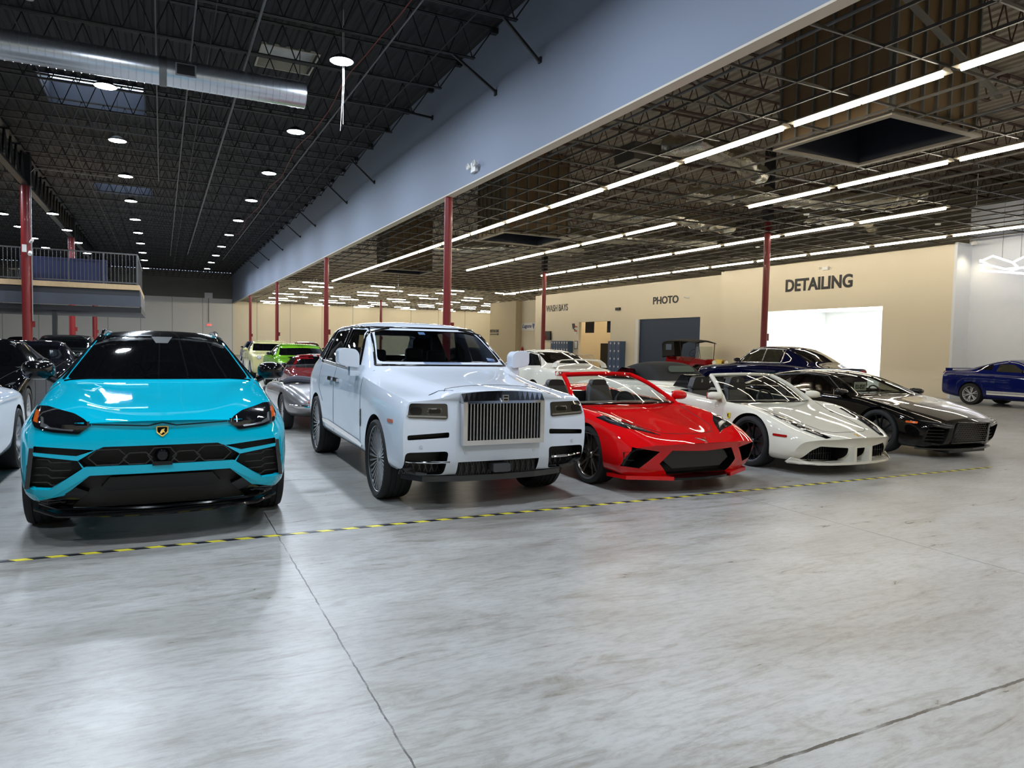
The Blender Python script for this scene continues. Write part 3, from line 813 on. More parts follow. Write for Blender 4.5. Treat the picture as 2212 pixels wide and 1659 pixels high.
b = MB(); b.box(-.016, -.01, -.18, .18, -.24, .24); b.build('paper', M_white, t)
b = MB(); b.box(4.2, 5.0, 84.3, 84.48, 6.1, 6.7); tag(b.build('electrical_box', M_white), 'white electrical box high on the far concrete band', 'box')
b = MB(); b.tube([(4.6, 84.42, 3.5), (4.6, 84.42, 6.1)], .03, 6); tag(b.build('wall_conduit', M_conduit), 'grey conduit dropping from the white box to the exit sign', 'conduit')
b = MB(); b.tube([(14.6, 47.5, 8.74), (14.6, 47.5, 4.9)], .05, 8); tag(b.build('drop_pipe', M_white), 'white pipe dropping from the distant ceiling above the white luxury car', 'pipe')
# detailing room lamps: lit tubes leaning on the wall
M_led = mat('detailing_lamp', (1, 1, 1, 1), .5, emit=(0.95, 1.0, 1.0, 1), estr=9)
for i in range(8):
    y = 25.3 - i * .62
    b = MB(); b.tube([(31.15, y, .9), (31.3, y - (.12 if i % 2 else -.12), 2.15)], .09, 10)
    tag(b.build('detailing_lamp', M_led), 'glowing white tube lamp leaning in the detailing bay', 'lamp', 'glowing lamps in the detailing bay')
for i in range(3):
    b = MB(); b.box(26.3 + i * 1.8, 26.6 + i * 1.8, 18.8, 26.2, 3.62, 3.66)
    tag(b.build('detailing_ceiling_light', mat('detailing_ceiling_led', (1, 1, 1, 1), .5, emit=(1, 1, 1, 1), estr=4)), 'long ceiling light strip inside the detailing bay', 'ceiling light', 'ceiling strips of the detailing bay')
for i in range(2):
    b = MB(); b.box(27.5 + i * 2.4, 27.8 + i * 2.4, 38, 44, 4.1, 4.14)
    tag(b.build('wash_ceiling_light', mat('wash_ceiling_led', (1, 1, 1, 1), .5, emit=(1, .93, .8, 1), estr=6)), 'long ceiling light strip inside the wash bay', 'ceiling light', 'ceiling strips of the wash bay')
# neon zigzag sign before the white display wall
M_neon = mat('neon_white', (1, 1, 1, 1), .5, emit=(.80, .82, 1.0, 1), estr=2.4)
def nz(Y, Z): return (26.1, Y, Z)
t = thing('neon_sign', 'white neon sign of interlaced angular outlines at the far right', 'neon sign', (0, 0, 0))
NP = [[(2117, 565), (2145, 553), (2187, 567), (2212, 555)], [(2117, 562), (2138, 573), (2170, 581), (2212, 578)], [(2138, 573), (2117, 572), (2128, 582), (2117, 584), (2175, 588), (2212, 591)], [(2187, 567), (2200, 580), (2175, 588)], [(2187, 567), (2198, 576)], [(2212, 555), (2240, 546), (2290, 562)], [(2212, 591), (2300, 590)], [(2212, 578), (2260, 574), (2300, 560)]]
def unproj_x(u, v, X):
    d = _F + _r2 * ((u - 1106) / 1533.5) - _u2 * ((v - 829.5) / 1533.5); k = X / d.x
    return Vector((X, d.y * k, CAMH + d.z * k))
for seg in NP:
    b = MB(); b.tube([unproj_x(u, v, 25.2) for u, v in seg], .032, 8); b.build('neon_tube', M_neon, t)
for u in (2165, 2205):
    p = unproj_x(u, 556, 25.2); b = MB(); b.tube([p, (p.x, p.y, 6.9)], .006, 5); b.build('wire', M_steel_blk, t)
# spotlights over the right display bay
for i, (x, y) in enumerate(((25.9, 15.6), (24.4, 9.0), (24.4, 4.0), (21.2, 2.0), (18.0, 4.5), (24.4, -1), (14, -3))):
    ld = bpy.data.lights.new('display_spot', 'SPOT'); ld.energy = 45 if i == 0 else (90 if i < 2 else 420); ld.spot_size = 1.9; ld.spot_blend = .8; ld.shadow_soft_size = .12
    ld.color = (1, .85, .6) if i == 0 else (.93, .95, 1)
    o = bpy.data.objects.new('display_spot', ld); COL.objects.link(o); o.location = (x, y, 5.45)
    b = MB(); b.lathe([(0, .1), (.1, .1), (.16, .04)], 14, 'z'); b.tube([(0, 0, .15), (0, 0, 3.26)], .01, 6); q = b.build('spot_can', M_white, None, True); q.location = (x, y, 5.5)
    tag(q, 'white track spotlight can over the right display area', 'spotlight', 'spotlight cans at the right display area')
# hazard tape
tp = bpy.data.materials.new('hazard_tape'); tp.use_nodes = True
nt = tp.node_tree; B = nt.nodes['Principled BSDF']; tc = nt.nodes.new('ShaderNodeTexCoord'); sp = nt.nodes.new('ShaderNodeSeparateXYZ')
nt.links.new(tc.outputs['Object'], sp.inputs[0])
def mth(op, a, bb):
    x = nt.nodes.new('ShaderNodeMath'); x.operation = op
    for i, s in enumerate((a, bb)):
        if isinstance(s, (int, float)): x.inputs[i].default_value = s
        else: nt.links.new(s, x.inputs[i])
    return x.outputs[0]
ff = mth('GREATER_THAN', mth('FRACT', mth('DIVIDE', mth('ADD', sp.outputs[0], sp.outputs[1]), .212), 0), .5)
mx = nt.nodes.new('ShaderNodeMix'); mx.data_type = 'RGBA'; mx.inputs[6].default_value = rgb(24, 26, 34); mx.inputs[7].default_value = rgb(226, 214, 64)
nt.links.new(ff, mx.inputs[0]); nt.links.new(mx.outputs[2], B.inputs['Base Color']); B.inputs['Roughness'].default_value = .4
b = MB(); b.box(-4.5, 10.55, -.025, .025, 0, .0015); o = b.build('hazard_tape', tp); o.location = (0, 5.955, .0005)
tag(o, 'yellow and black striped hazard tape line on the floor before the cars', 'floor tape')
# ================================================================ CAR BUILDING KIT
def paint(name, c, metal=0.0, rough=0.35, coat=1.0):
    m = mat(name, c, rough, metal, coat, 0.02, noise=0.01)
    m.node_tree.nodes['Principled BSDF'].inputs['Specular IOR Level'].default_value = .0
    return m
M_trim = mat('gloss_black_trim', rgb(10, 10, 12), .12, coat=.5)
M_trim.node_tree.nodes['Principled BSDF'].inputs['Specular IOR Level'].default_value = .15
M_mesh = mat('black_grille_plastic', rgb(9, 9, 10), .45)
M_rubber = mat('tyre_rubber', rgb(20, 20, 21), .7, noise=.1)
M_chrome = mat('chrome', rgb(225, 225, 228), .06, metal=1.0)
M_satin = mat('satin_silver', rgb(170, 172, 176), .28, metal=1.0)
M_silver = mat('silver_spoke', rgb(196, 198, 202), .32, metal=.35, coat=.4)
M_rimdark = mat('dark_rim', rgb(58, 56, 56), .3, metal=.9)
M_disc = mat('brake_disc', rgb(120, 118, 116), .4, metal=.9)
M_well_blk = mat('wheel_well', rgb(8, 8, 8), .9)
M_amber = mat('amber_lens', rgb(214, 92, 20), .15, coat=1)
M_redlens = mat('red_lens', rgb(150, 16, 14), .15, coat=1)
M_lampblk = mat('smoked_lamp', rgb(14, 15, 18), .05, coat=1)
M_lampint = mat('lamp_reflector', rgb(150, 152, 156), .15, metal=.8)
M_tint = mat('dark_tinted_glass', rgb(5, 6, 8), .02, coat=1.0, ior=1.5)
M_leather = mat('black_leather', rgb(24, 23, 24), .45)
M_seam = mat('panel_gap', rgb(12, 12, 12), .8)
M_gap = mat('body_gap', rgb(14, 14, 15), .8)
G_clear = glass_mat('window_glass', (.86, .90, .88, 1))
G_blue = glass_mat('blue_tinted_glass', (.62, .68, .78, 1))
G_dark = glass_mat('smoked_window_glass', (.70, .70, .68, 1))

def rpoly(poly, r=.03, n=3):
    out = []; L = len(poly)
    for i in range(L):
        p0 = Vector(poly[i - 1]); p = Vector(poly[i]); p1 = Vector(poly[(i + 1) % L])
        a = (p0 - p); b = (p1 - p)
        ra = min(r, a.length * .45, b.length * .45)
        A = p + a.normalized() * ra; B = p + b.normalized() * ra
        for k in range(n + 1):
            t = k / n
            q = A.lerp(p, t).lerp(p.lerp(B, t), t)
            out.append((q.x, q.y))
    return out
def mir(poly): return [(-a, b) for a, b in poly][::-1]

class Car:
    def __init__(s, name, label, cat, loc, rz, paintm, group=None):
        s.t = thing(name, label, cat, (loc[0], loc[1], 0), rz, group)
        s.paint = paintm; s.cuts = []
    def shell(s, st, bow_f=.06, bow_r=.05, creases=None, level=2, mats=None, capf=None, nofront=False, rowcrease=None):
        """st: [(y, [(x,z[,dy])...bottom->top centre])...] front to rear"""
        n = len(st[0][1]); bm = bmesh.new(); rings = []
        cl = bm.edges.layers.float.new('crease_edge')
        for (y, pts) in st:
            R = []; Lf = []
            for p in pts[:-1]:
                dy = p[2] if len(p) > 2 else 0
                R.append(bm.verts.new((p[0], y + dy, p[1]))); Lf.append(bm.verts.new((-p[0], y + dy, p[1])))
            tp = pts[-1]; dy = tp[2] if len(tp) > 2 else 0
            T = bm.verts.new((0, y + dy, tp[1])); B = bm.verts.new((0, y + (pts[0][2] if len(pts[0]) > 2 else 0), pts[0][1]))
            rings.append((R, Lf, T, B))
        def ring(r): return r[0] + [r[2]] + r[1][::-1] + [r[3]]
        m = 2 * n
        for a, b in zip(rings[:-1], rings[1:]):
            ra, rb = ring(a), ring(b)
            for i in range(m):
                j = (i + 1) % m
                bm.faces.new((ra[i], ra[j], rb[j], rb[i]))
        for end, (rg, bow, sg) in enumerate(((rings[0], bow_f, -1), (rings[-1], bow_r, 1))):
            R, Lf, T, B = rg
            rows = []
            bl = bow if isinstance(bow, (list, tuple)) else [bow] * (n - 1)
            for i in range(n - 1):
                a, b = R[i], Lf[i]
                row = [a]
                for f in (.55, 0, -.55):
                    if i == 0 and f == 0: row.append(B); continue
                    c = bm.verts.new((a.co.x * f, a.co.y + sg * bl[i] * (1 - abs(f) ** 2), a.co.z))
                    row.append(c)
                row.append(b); rows.append(row)
            # bottom row: make edges join B
            for ra, rb in zip(rows[:-1], rows[1:]):
                for k in range(4): bm.faces.new((ra[k], ra[k + 1], rb[k + 1], rb[k]))
            tr = rows[-1]
            # top fan
            bm.faces.new((tr[0], tr[1], T)); bm.faces.new((tr[1], tr[2], T)); bm.faces.new((tr[2], tr[3], T)); bm.faces.new((tr[3], tr[4], T))
            br = rows[0]
            bm.faces.new((br[0], B, br[1])) ; bm.faces.new((br[4], br[3], B))
            if end == 0: s.cap_rows = rows
        bmesh.ops.recalc_face_normals(bm, faces=bm.faces)
        # creases
        if creases:
            for (i, wgt, a0, a1) in creases:      # longitudinal line i between stations a0..a1
                for a, b in zip(rings[a0:a1], rings[a0 + 1:a1 + 1]):
                    for side in (0, 1):
                        va = a[2] if i == n - 1 else a[side][i]; vb = b[2] if i == n - 1 else b[side][i]
                        e = bm.edges.get((va, vb))
                        if e: e[cl] = wgt
        if rowcrease:
            for (k, wgt) in rowcrease:            # ring k
                rr = ring(rings[k])
                for i in range(m):
                    e = bm.edges.get((rr[i], rr[(i + 1) % m]))
                    if e: e[cl] = wgt
        me = bpy.data.meshes.new('body'); bm.to_mesh(me); bm.free()
        me.materials.append(s.paint); me.materials.append(M_well_blk); me.materials.append(M_mesh)
        s.o = bpy.data.objects.new('body', me); COL.objects.link(s.o)
        md = s.o.modifiers.new('s', 'SUBSURF'); md.levels = level; md.render_levels = level; md.uv_smooth = 'NONE'
        s.apply(); s.mkbvh(); return s
    def mkbvh(s):
        me = s.o.data
        s.bvh = BVHTree.FromPolygons([v.co.copy() for v in me.vertices], [tuple(p.vertices) for p in me.polygons])
    def apply(s):
        dg = bpy.context.evaluated_depsgraph_get(); dg.update()
        me = bpy.data.meshes.new_from_object(s.o.evaluated_get(dg))
        s.o.modifiers.clear(); s.o.data = me; me.name = 'body'
    def _cut(s, mb, mi=1):
        mb.m = [0] * len(mb.f)
        c = mb.build('cutter', [M_well_blk if mi == 1 else M_mesh if mi == 2 else mi])
        md = s.o.modifiers.new('b', 'BOOLEAN'); md.operation = 'DIFFERENCE'; md.object = c; md.solver = 'EXACT'
        try: md.material_mode = 'TRANSFER'
        except Exception: pass
        s.apply()
        bpy.data.objects.remove(c)
    def arch(s, y, z, r, xi=.55, xo=1.3):
        for sg in (1, -1):
            b = MB(); b.lathe([(sg * xi, 0.0001), (sg * xi, r), (sg * xo, r), (sg * xo, 0.0001)], 40, 'x', (0, y, z)); 
            bm_close = b
            s._cut(_closed_cyl(sg * xi, sg * xo, y, z, r), 1)
    def cut(s, poly, ax, a0, a1, mi=2, mirror=False):
        b = MB(); b.prism(poly, ax, a0, a1); s._cut(b, mi)
        if mirror:
            b = MB()
            if ax == 'x': b.prism(poly, ax, -a1, -a0)
            else: b.prism(mir(poly), ax, a0, a1)
            s._cut(b, mi)
    def finish(s, ang=32):
        smooth_mesh(s.o.data, ang); s.o.parent = s.t; s.o.name = 'body'; return s.o
    # --- projection on the uncut shell
    def hit(s, u, v, ax, sg=1):
        if ax == 'y': o, d = Vector((u, -3, v)), Vector((0, 1, 0))
        elif ax == 'r': o, d = Vector((u, 9, v)), Vector((0, -1, 0))
        elif ax == 'x': o, d = Vector((3 * sg, u, v)), Vector((-sg, 0, 0))
        else: o, d = Vector((u, v, 4)), Vector((0, 0, -1))
        h = s.bvh.ray_cast(o, d)
        if h[0] is None:
            h = s.bvh.find_nearest(o + d * (3 if ax != 'z' else 3))
            q = s.bvh.find_nearest(Vector((u, .1, v)) if ax == 'y' else Vector((u, 5, v)) if ax == 'r' else Vector((sg, u, v)) if ax == 'x' else Vector((u, v, 1)))
            h = q
        n = h[1]
        if n.dot(d) > 0: n = -n
        return h[0], n
    def patch(s, name, poly, ax, m, off=.004, th=.02, res=.07, parent=None, sg=1, mirror=False, label=None, smooth=30):
        bm = bmesh.new()
        f = bm.faces.new([bm.verts.new((a, b, 0)) for a, b in poly])
        for k, nrm in ((0, (1, 0, 0)), (1, (0, 1, 0))):
            lo = min(p[k] for p in poly); hi = max(p[k] for p in poly)
            n = max(1, int(math.ceil((hi - lo) / res)))
            for i in range(1, n):
                c = lo + (hi - lo) * i / n
                co = (c, 0, 0) if k == 0 else (0, c, 0)
                bmesh.ops.bisect_plane(bm, geom=bm.verts[:] + bm.edges[:] + bm.faces[:], plane_co=co, plane_no=nrm, dist=1e-5)
        bmesh.ops.remove_doubles(bm, verts=bm.verts, dist=1e-5)
        bm.verts.ensure_lookup_table()
        pos = []
        for v in bm.verts:
            h, n = s.hit(v.co.x, v.co.y, ax, sg); pos.append((h, n))
        rim = [e for e in bm.edges if e.is_boundary]
        mb = MB()
        N = len(bm.verts)
        top = [h + n * off for h, n in pos]; bot = [h + n * (off - th) for h, n in pos]
        fs = [tuple(v.index for v in f.verts) for f in bm.faces]
        bm.verts.index_update()
        fs = [tuple(v.index for v in f.verts) for f in bm.faces]
        fs2 = [tuple(i + N for i in f[::-1]) for f in fs]
        side = [(e.verts[0].index, e.verts[1].index, e.verts[1].index + N, e.verts[0].index + N) for e in rim]
        mb.add(top + bot, fs + fs2 + side)
        bm.free()
        o = mb.build(name, m, parent or s.t, smooth)
        if label: o['label'] = label
        res_ = [o]
        if mirror:
            me = o.data.copy(); me.transform(Matrix.Scale(-1, 4, (1, 0, 0))); me.flip_normals()
            o2 = bpy.data.objects.new(name, me); COL.objects.link(o2)
            o2.parent = parent or s.t; res_.append(o2)
            if label: o2['label'] = label
        return res_ if mirror else o
    def line(s, name, pts, ax, m, r=.003, off=0.0, parent=None, sg=1, mirror=False, step=.08, n=5):
        P = []
        for a, b in zip(pts[:-1], pts[1:]):
            a = Vector(a); b = Vector(b); k = max(1, int((b - a).length / step))
            for i in range(k): P.append(a.lerp(b, i / k))
        P.append(Vector(pts[-1]))
        W = []
        for p in P:
            h, nn = s.hit(p.x, p.y, ax, sg); W.append(h + nn * off)
        b = MB(); b.tube(W, r, n); o = b.build(name, m, parent or s.t, 60)
        if mirror:
            b = MB(); b.tube([(-w.x, w.y, w.z) for w in W], r, n); return [o, b.build(name, m, parent or s.t, 60)]
        return o
    def part(s, name, mb, m, parent=None, smooth=False, label=None, mirror=False):
        o = mb.build(name, m, parent or s.t, smooth)
        if label: o['label'] = label
        if mirror:
            me = o.data.copy(); me.transform(Matrix.Scale(-1, 4, (1, 0, 0))); me.flip_normals()
            o2 = bpy.data.objects.new(name, me); COL.objects.link(o2); o2.parent = parent or s.t
            if label: o2['label'] = label
            return o, o2
        return o
def _closed_cyl(x0, x1, y, z, r, n=44):
    b = MB(); vs = []
    for x in (x0, x1):
        for k in range(n):
            t = 2 * PI * k / n; vs.append((x, y + r * math.cos(t), z + r * math.sin(t)))
    fs = [tuple(range(n)), tuple(range(2 * n - 1, n - 1, -1))] + [(k, (k + 1) % n, n + (k + 1) % n, n + k) for k in range(n)]
    b.add(vs, fs); return b

WHEELS = {}
def wheel_proto(key, r, wd, rr, style, rimm, capm=None, tread=True, disc=True, caliper=None):
    """wheel along x, outer face at +x; origin at the hub centre. returns rim object with children"""
    if key in WHEELS: return WHEELS[key]
    h = wd / 2
    b = MB(); bi = 1 if style == 'fan' else 0
    # barrel + lip
    b.lathe([(-h * .8, rr * .93), (-h * .2, rr * .86), (h * .62, rr * .90), (h * .80, rr * .94), (h * .86, rr), (h * .80, rr * 1.0), (-h * .8, rr * .97)], 48, 'x', mi=bi)
    xo = h * .78
    if style == 'fan':      # many thin blades
        n = 30
        for k in range(n):
            t = 2 * PI * k / n
            for (ra, rb, wa, wb) in ((rr * .16, rr * .93, .010, .022),):
                d = Vector((0, math.cos(t), math.sin(t))); c = Vector((0, -math.sin(t), math.cos(t)))
                vs = [d * ra - c * wa / 2 + Vector((xo - .02, 0, 0)), d * ra + c * wa / 2 + Vector((xo - .02, 0, 0)), d * rb + c * wb / 2 + Vector((xo, 0, 0)), d * rb - c * wb / 2 + Vector((xo, 0, 0))]
                vs2 = [v - Vector((.025, 0, 0)) for v in vs]
                b.add(vs + vs2, [(0, 1, 2, 3), (7, 6, 5, 4), (0, 3, 7, 4), (1, 5, 6, 2), (0, 4, 5, 1), (2, 6, 7, 3)])
        b.lathe([(h * .74, rr * .93), (h * .88, rr * .985), (h * .74, rr * 1.0)], 48, 'x')
    else:
        n, split = style
        for k in range(n):
            t0 = 2 * PI * k / n + .3
            for sgn in ((-1, 1) if split else (0,)):
                ta = t0 + sgn * .07; tb = t0 + sgn * split
                da = Vector((0, math.cos(ta), math.sin(ta))); db = Vector((0, math.cos(tb), math.sin(tb)))
                wa, wb = (rr * .10, rr * .085) if split else (rr * .20, rr * .16)
                p, q = da * rr * .15, db * rr * .93
                c = Vector((1, 0, 0)).cross(q - p).normalized()
                vs = [p - c * wa / 2 + Vector((xo - .035, 0, 0)), p + c * wa / 2 + Vector((xo - .035, 0, 0)), q + c * wb / 2 + Vector((xo - .005, 0, 0)), q - c * wb / 2 + Vector((xo - .005, 0, 0))]
                vs2 = [v - Vector((.03, 0, 0)) for v in vs]
                b.add(vs + vs2, [(0, 1, 2, 3), (7, 6, 5, 4), (0, 3, 7, 4), (1, 5, 6, 2), (0, 4, 5, 1), (2, 6, 7, 3)])
    b.lathe([(xo - .06, rr * .18), (xo - .03, rr * .19), (xo - .015, rr * .15), (xo - .015, 0)], 24, 'x')
    w = b.build('wheel', [rimm, M_rimdark], None, 35)
    b = MB()
    prof = [(-h * .86, rr * .97), (-h * 1.0, rr * 1.04), (-h * 1.02, (r + rr) / 2), (-h * .96, r * .965), (-h * .8, r * .993)]
    if tread:
        for a in (-.55, -.2, .2, .55): prof += [(h * (a - .05), r), (h * (a - .04), r - .007), (h * (a + .04), r - .007), (h * (a + .05), r)]
    prof += [(h * .8, r * .993), (h * .96, r * .965), (h * 1.02, (r + rr) / 2), (h * 1.0, rr * 1.04), (h * .86, rr * .97)]
    b.lathe(prof, 56, 'x')
    b.build('tyre', M_rubber, w, 35)
    if disc:
        b = MB(); b.lathe([(-.01, rr * .2), (-.01, rr * .72), (.015, rr * .72), (.015, rr * .2)], 36, 'x', close=True); b.build('brake_disc', M_disc, w, 35)
        if caliper:
            b = MB(); pr = []
            for k in range(9): t = -.5 + k / 8 * 1.0; pr.append((rr * .80 * math.cos(t), rr * .80 * math.sin(t)))
            for k in range(9): t = .5 - k / 8 * 1.0; pr.append((rr * .5 * math.cos(t), rr * .5 * math.sin(t)))
            b.prism(pr, 'x', -.03, .045); b.build('brake_caliper', caliper, w)
    b = MB(); b.lathe([(xo - .015, rr * .10), (xo - .003, rr * .095), (xo, 0)], 20, 'x'); b.build('hub_cap', capm or rimm, w, 35)
    for k in range(5):
        t = 2 * PI * k / 5; 
    WHEELS[key] = w; w['proto'] = 1
    return w
def put_wheel(car, proto, x, y, z, steer=0.0):
    if proto.get('proto') == 1: w = proto; proto['proto'] = 2
    else: w = copy_tree(proto)
    w.parent = car.t if isinstance(car, Car) else car
    w.location = (x, y, z)
    w.rotation_euler = (random.uniform(0, 6) * 0 , 0, (PI if x < 0 else 0) + steer)
    return w
def seat(car, x, y, z, m, head=True, w=.5, s=1.0, hgt=.72, name='seat'):
    b = MB()
    b.box(x - w / 2, x + w / 2, y - .25, y + .27, z, z + .16)
    vs = [(x - w * .48, y + .2, z + .1), (x + w * .48, y + .2, z + .1), (x + w * .5, y + .33, z + .45), (x + w * .36, y + .42, z + hgt), (x - w * .36, y + .42, z + hgt), (x - w * .5, y + .33, z + .45)]
    vs2 = [(a, bb + .12, c) for a, bb, c in vs]
    b.add(vs + vs2, [(0, 1, 2, 5), (5, 2, 3, 4), (6, 11, 8, 7), (11, 10, 9, 8), (0, 5, 11, 6), (5, 4, 10, 11), (4, 3, 9, 10), (3, 2, 8, 9), (2, 1, 7, 8), (1, 0, 6, 7)])
    o = b.build(name, m, car.t)
    md = o.modifiers.new('bv', 'BEVEL'); md.width = .05; md.segments = 3
    if head:
        b = MB(); b.box(x - .13, x + .13, y + .40, y + .52, z + hgt - .02, z + hgt + .16); h = b.build('headrest', m, o); md = h.modifiers.new('bv', 'BEVEL'); md.width = .04; md.segments = 3
    return o
def steering(car, x, y, z, m, r=.18):
    b = MB(); P = []
    for k in range(25):
        t = 2 * PI * k / 24; P.append((x + r * math.cos(t), y + .3 * r * math.sin(t), z + r * math.sin(t) * .95))
    b.tube(P, .014, 8, caps=False); b.bar((x - r, y, z), (x + r, y, z), .03, .02); b.bar((x, y - .05, z - r), (x, y, z), .03, .02)
    b.tube([(x, y, z), (x, y - .35, z - .12)], .03, 8)
    return car.part('steering_wheel', b, m, smooth=True)
def mirror_pods(car, x, y, z, m, glassm=M_chrome, w=.23, h=.15, stalkz=-.1, stalkx=.12, label=None, d=.14):
    for sg in (1, -1):
        bm = bmesh.new(); bmesh.ops.create_uvsphere(bm, u_segments=20, v_segments=12, radius=1)
        for v in bm.verts:
            c = v.co
            c.x = math.copysign(abs(c.x) ** .75, c.x) * w / 2; c.z = math.copysign(abs(c.z) ** .75, c.z) * h / 2
            c.y = (c.y * d * (1 if c.y < 0 else .25))
        me = bpy.data.meshes.new('side_mirror'); bm.to_mesh(me); bm.free()
        me.transform(Matrix.Rotation(-.12 * sg, 4, 'Z')); me.transform(Matrix.Translation((sg * x, y, z)))
        me.materials.append(m); smooth_mesh(me, 60)
        o = bpy.data.objects.new('side_mirror', me); COL.objects.link(o); o.parent = car.t
        if label: o['label'] = label
        b = MB(); b.tube([(sg * (x - .03), y, z - h * .2), (sg * (x - stalkx), y + .0, z + stalkz)], [.035, .028], 8); b.build('mirror_stalk', m, o, True)
        b = MB(); b.box(sg * x - w * .4, sg * x + w * .4, y + d * .2, y + d * .25 + .004, z - h * .38, z + h * .38); b.build('mirror_glass', glassm, o)
# ---------------------------------------------------------------- turquoise SUV
P_turq = paint('turquoise_paint', rgb(4, 168, 196))
c = Car('car', 'turquoise sport SUV with black roof and hexagonal black front grilles, parked closest on the left', 'car', (0, 6.12), 0, P_turq)
c.shell([
 (0.00, [(.80, .28, .10), (.87, .44, .03), (.885, .62, .04), (.86, .78, .05), (.80, .905, .10), (.60, .935, .06), (.30, .945, .02), (0, .95)]),
 (0.28, [(.90, .25), (.965, .42), (.975, .62), (.965, .82), (.85, .98), (.55, 1.02), (.30, 1.01), (0, 1.01)]),
 (0.62, [(.95, .24), (1.0, .42), (1.01, .66), (1.0, .88), (.89, 1.03), (.60, 1.085), (.42, 1.055), (0, 1.06)]),
 (1.00, [(.96, .24), (1.01, .44), (1.015, .70), (1.0, .93), (.89, 1.08), (.64, 1.14), (.44, 1.105), (0, 1.11)]),
 (1.42, [(.95, .24), (.98, .46), (.99, .74), (.985, .98), (.89, 1.145), (.76, 1.17), (.46, 1.175), (0, 1.18)]),
 (1.60, [(.95, .24), (.98, .46), (.985, .74), (.98, .99), (.90, 1.16), (.78, 1.22), (.42, 1.27), (0, 1.28)]),
 (2.38, [(.95, .24), (.98, .46), (.985, .76), (.975, 1.01), (.90, 1.19), (.58, 1.60), (.36, 1.635), (0, 1.65)]),
 (3.00, [(.95, .24), (.98, .46), (.985, .76), (.975, 1.03), (.90, 1.20), (.60, 1.64), (.36, 1.67), (0, 1.68)]),
 (3.80, [(.95, .24), (.99, .46), (.995, .78), (.985, 1.06), (.91, 1.22), (.60, 1.61), (.36, 1.65), (0, 1.66)]),
 (4.30, [(.95, .26), (1.01, .48), (1.015, .80), (1.0, 1.07), (.90, 1.22), (.58, 1.55), (.36, 1.60), (0, 1.61)]),
 (4.80, [(.93, .30), (.98, .50), (.99, .80), (.97, 1.05), (.86, 1.18), (.62, 1.25), (.36, 1.30), (0, 1.31)]),
 (5.08, [(.84, .36), (.90, .52), (.91, .80), (.88, 1.03), (.78, 1.12), (.6, 1.15), (.36, 1.16), (0, 1.17)]),
], bow_f=[.04, .06, .07, .06, .05, .03, .01], bow_r=.04, creases=[(3, .5, 0, 11), (4, .45, 0, 11), (5, .5, 4, 9), (5, .8, 0, 4), (6, .5, 0, 4)], rowcrease=[(0, .45), (4, .35)])
WF, WR, RZ = 1.0, 4.0, .375
c.arch(WF, RZ, .43); c.arch(WR, RZ, .43)
sideG = [(.845, .775), (.46, .735), (.57, .665), (.53, .59), (.74, .45), (.885, .455), (.90, .62)]
mainG = [(.40, .757), (.575, .672), (.52, .60), (-.52, .60), (-.575, .672), (-.40, .757)]
c.cut(mainG, 'y', -.5, .16, 2); c.cut(sideG, 'y', -.5, .22, 2, True)
lowG = [(.49, .545), (.66, .40), (.86, .36), (.85, .20), (-.85, .20), (-.86, .36), (-.66, .40), (-.49, .545)]
c.cut(lowG, 'y', -.5, .14, 2)
b0 = c.finish()
# black roof, rails, glass
c.patch('roof_panel', [(-.60, 2.18), (.60, 2.18), (.62, 4.4), (-.62, 4.4)], 'z', M_trim, .004, .02, .15, label='gloss black roof panel')
c.patch('windshield', rpoly([(-.785, 1.195), (.785, 1.195), (.565, 1.60), (-.565, 1.60)], .04), 'y', M_tint, .006, .02, .08)
c.patch('side_window', rpoly([(1.95, 1.215), (3.05, 1.235), (3.05, 1.545), (2.55, 1.55)], .04), 'x', M_tint, .005, .02, .1, mirror=True)
c.patch('side_window', rpoly([(3.12, 1.24), (4.35, 1.28), (4.1, 1.48), (3.12, 1.545)], .04), 'x', M_tint, .005, .02, .1, mirror=True)
c.line('window_trim', [(1.75, 1.19), (2.5, 1.58), (3.2, 1.60), (4.1, 1.54)], 'x', M_trim, .012, .004, mirror=True)
c.line('door_gap', [(1.75, 1.15), (1.7, .7), (1.85, .32)], 'x', M_gap, .004, mirror=True)
c.line('windshield_seal', [(-.81, 1.195), (-.585, 1.615)], 'y', M_trim, .013, .002, mirror=True)
for sg in (1, -1):
    b = MB(); b.tube([(sg * .56, 2.45, 1.60), (sg * .555, 2.62, 1.645), (sg * .555, 2.85, 1.665), (sg * .555, 3.7, 1.66), (sg * .56, 3.9, 1.60)], [.012, .02, .016, .016, .012], 8); c.part('roof_rail', b, M_trim, smooth=True)
# sensor pod behind the windshield
b = c.patch('sensor_mount', [(-.10, 1.595), (.10, 1.595), (.055, 1.53), (-.055, 1.53)], 'y', mat('sensor_grey', rgb(14, 16, 18), .6), .008, .01)
# hood creases and gaps
c.line('hood_gap', [(-.475, .925), (-.10, .905), (0, .93), (.10, .905), (.475, .925)], 'y', M_gap, .0045, .001)
c.line('hood_gap', [(.86, .25), (.895, .62), (.895, 1.1), (.83, 1.45)], 'z', M_gap, .0035, .001, mirror=True)
c.line('cowl', [(-.80, 1.485), (.80, 1.485)], 'z', M_trim, .012, 0)
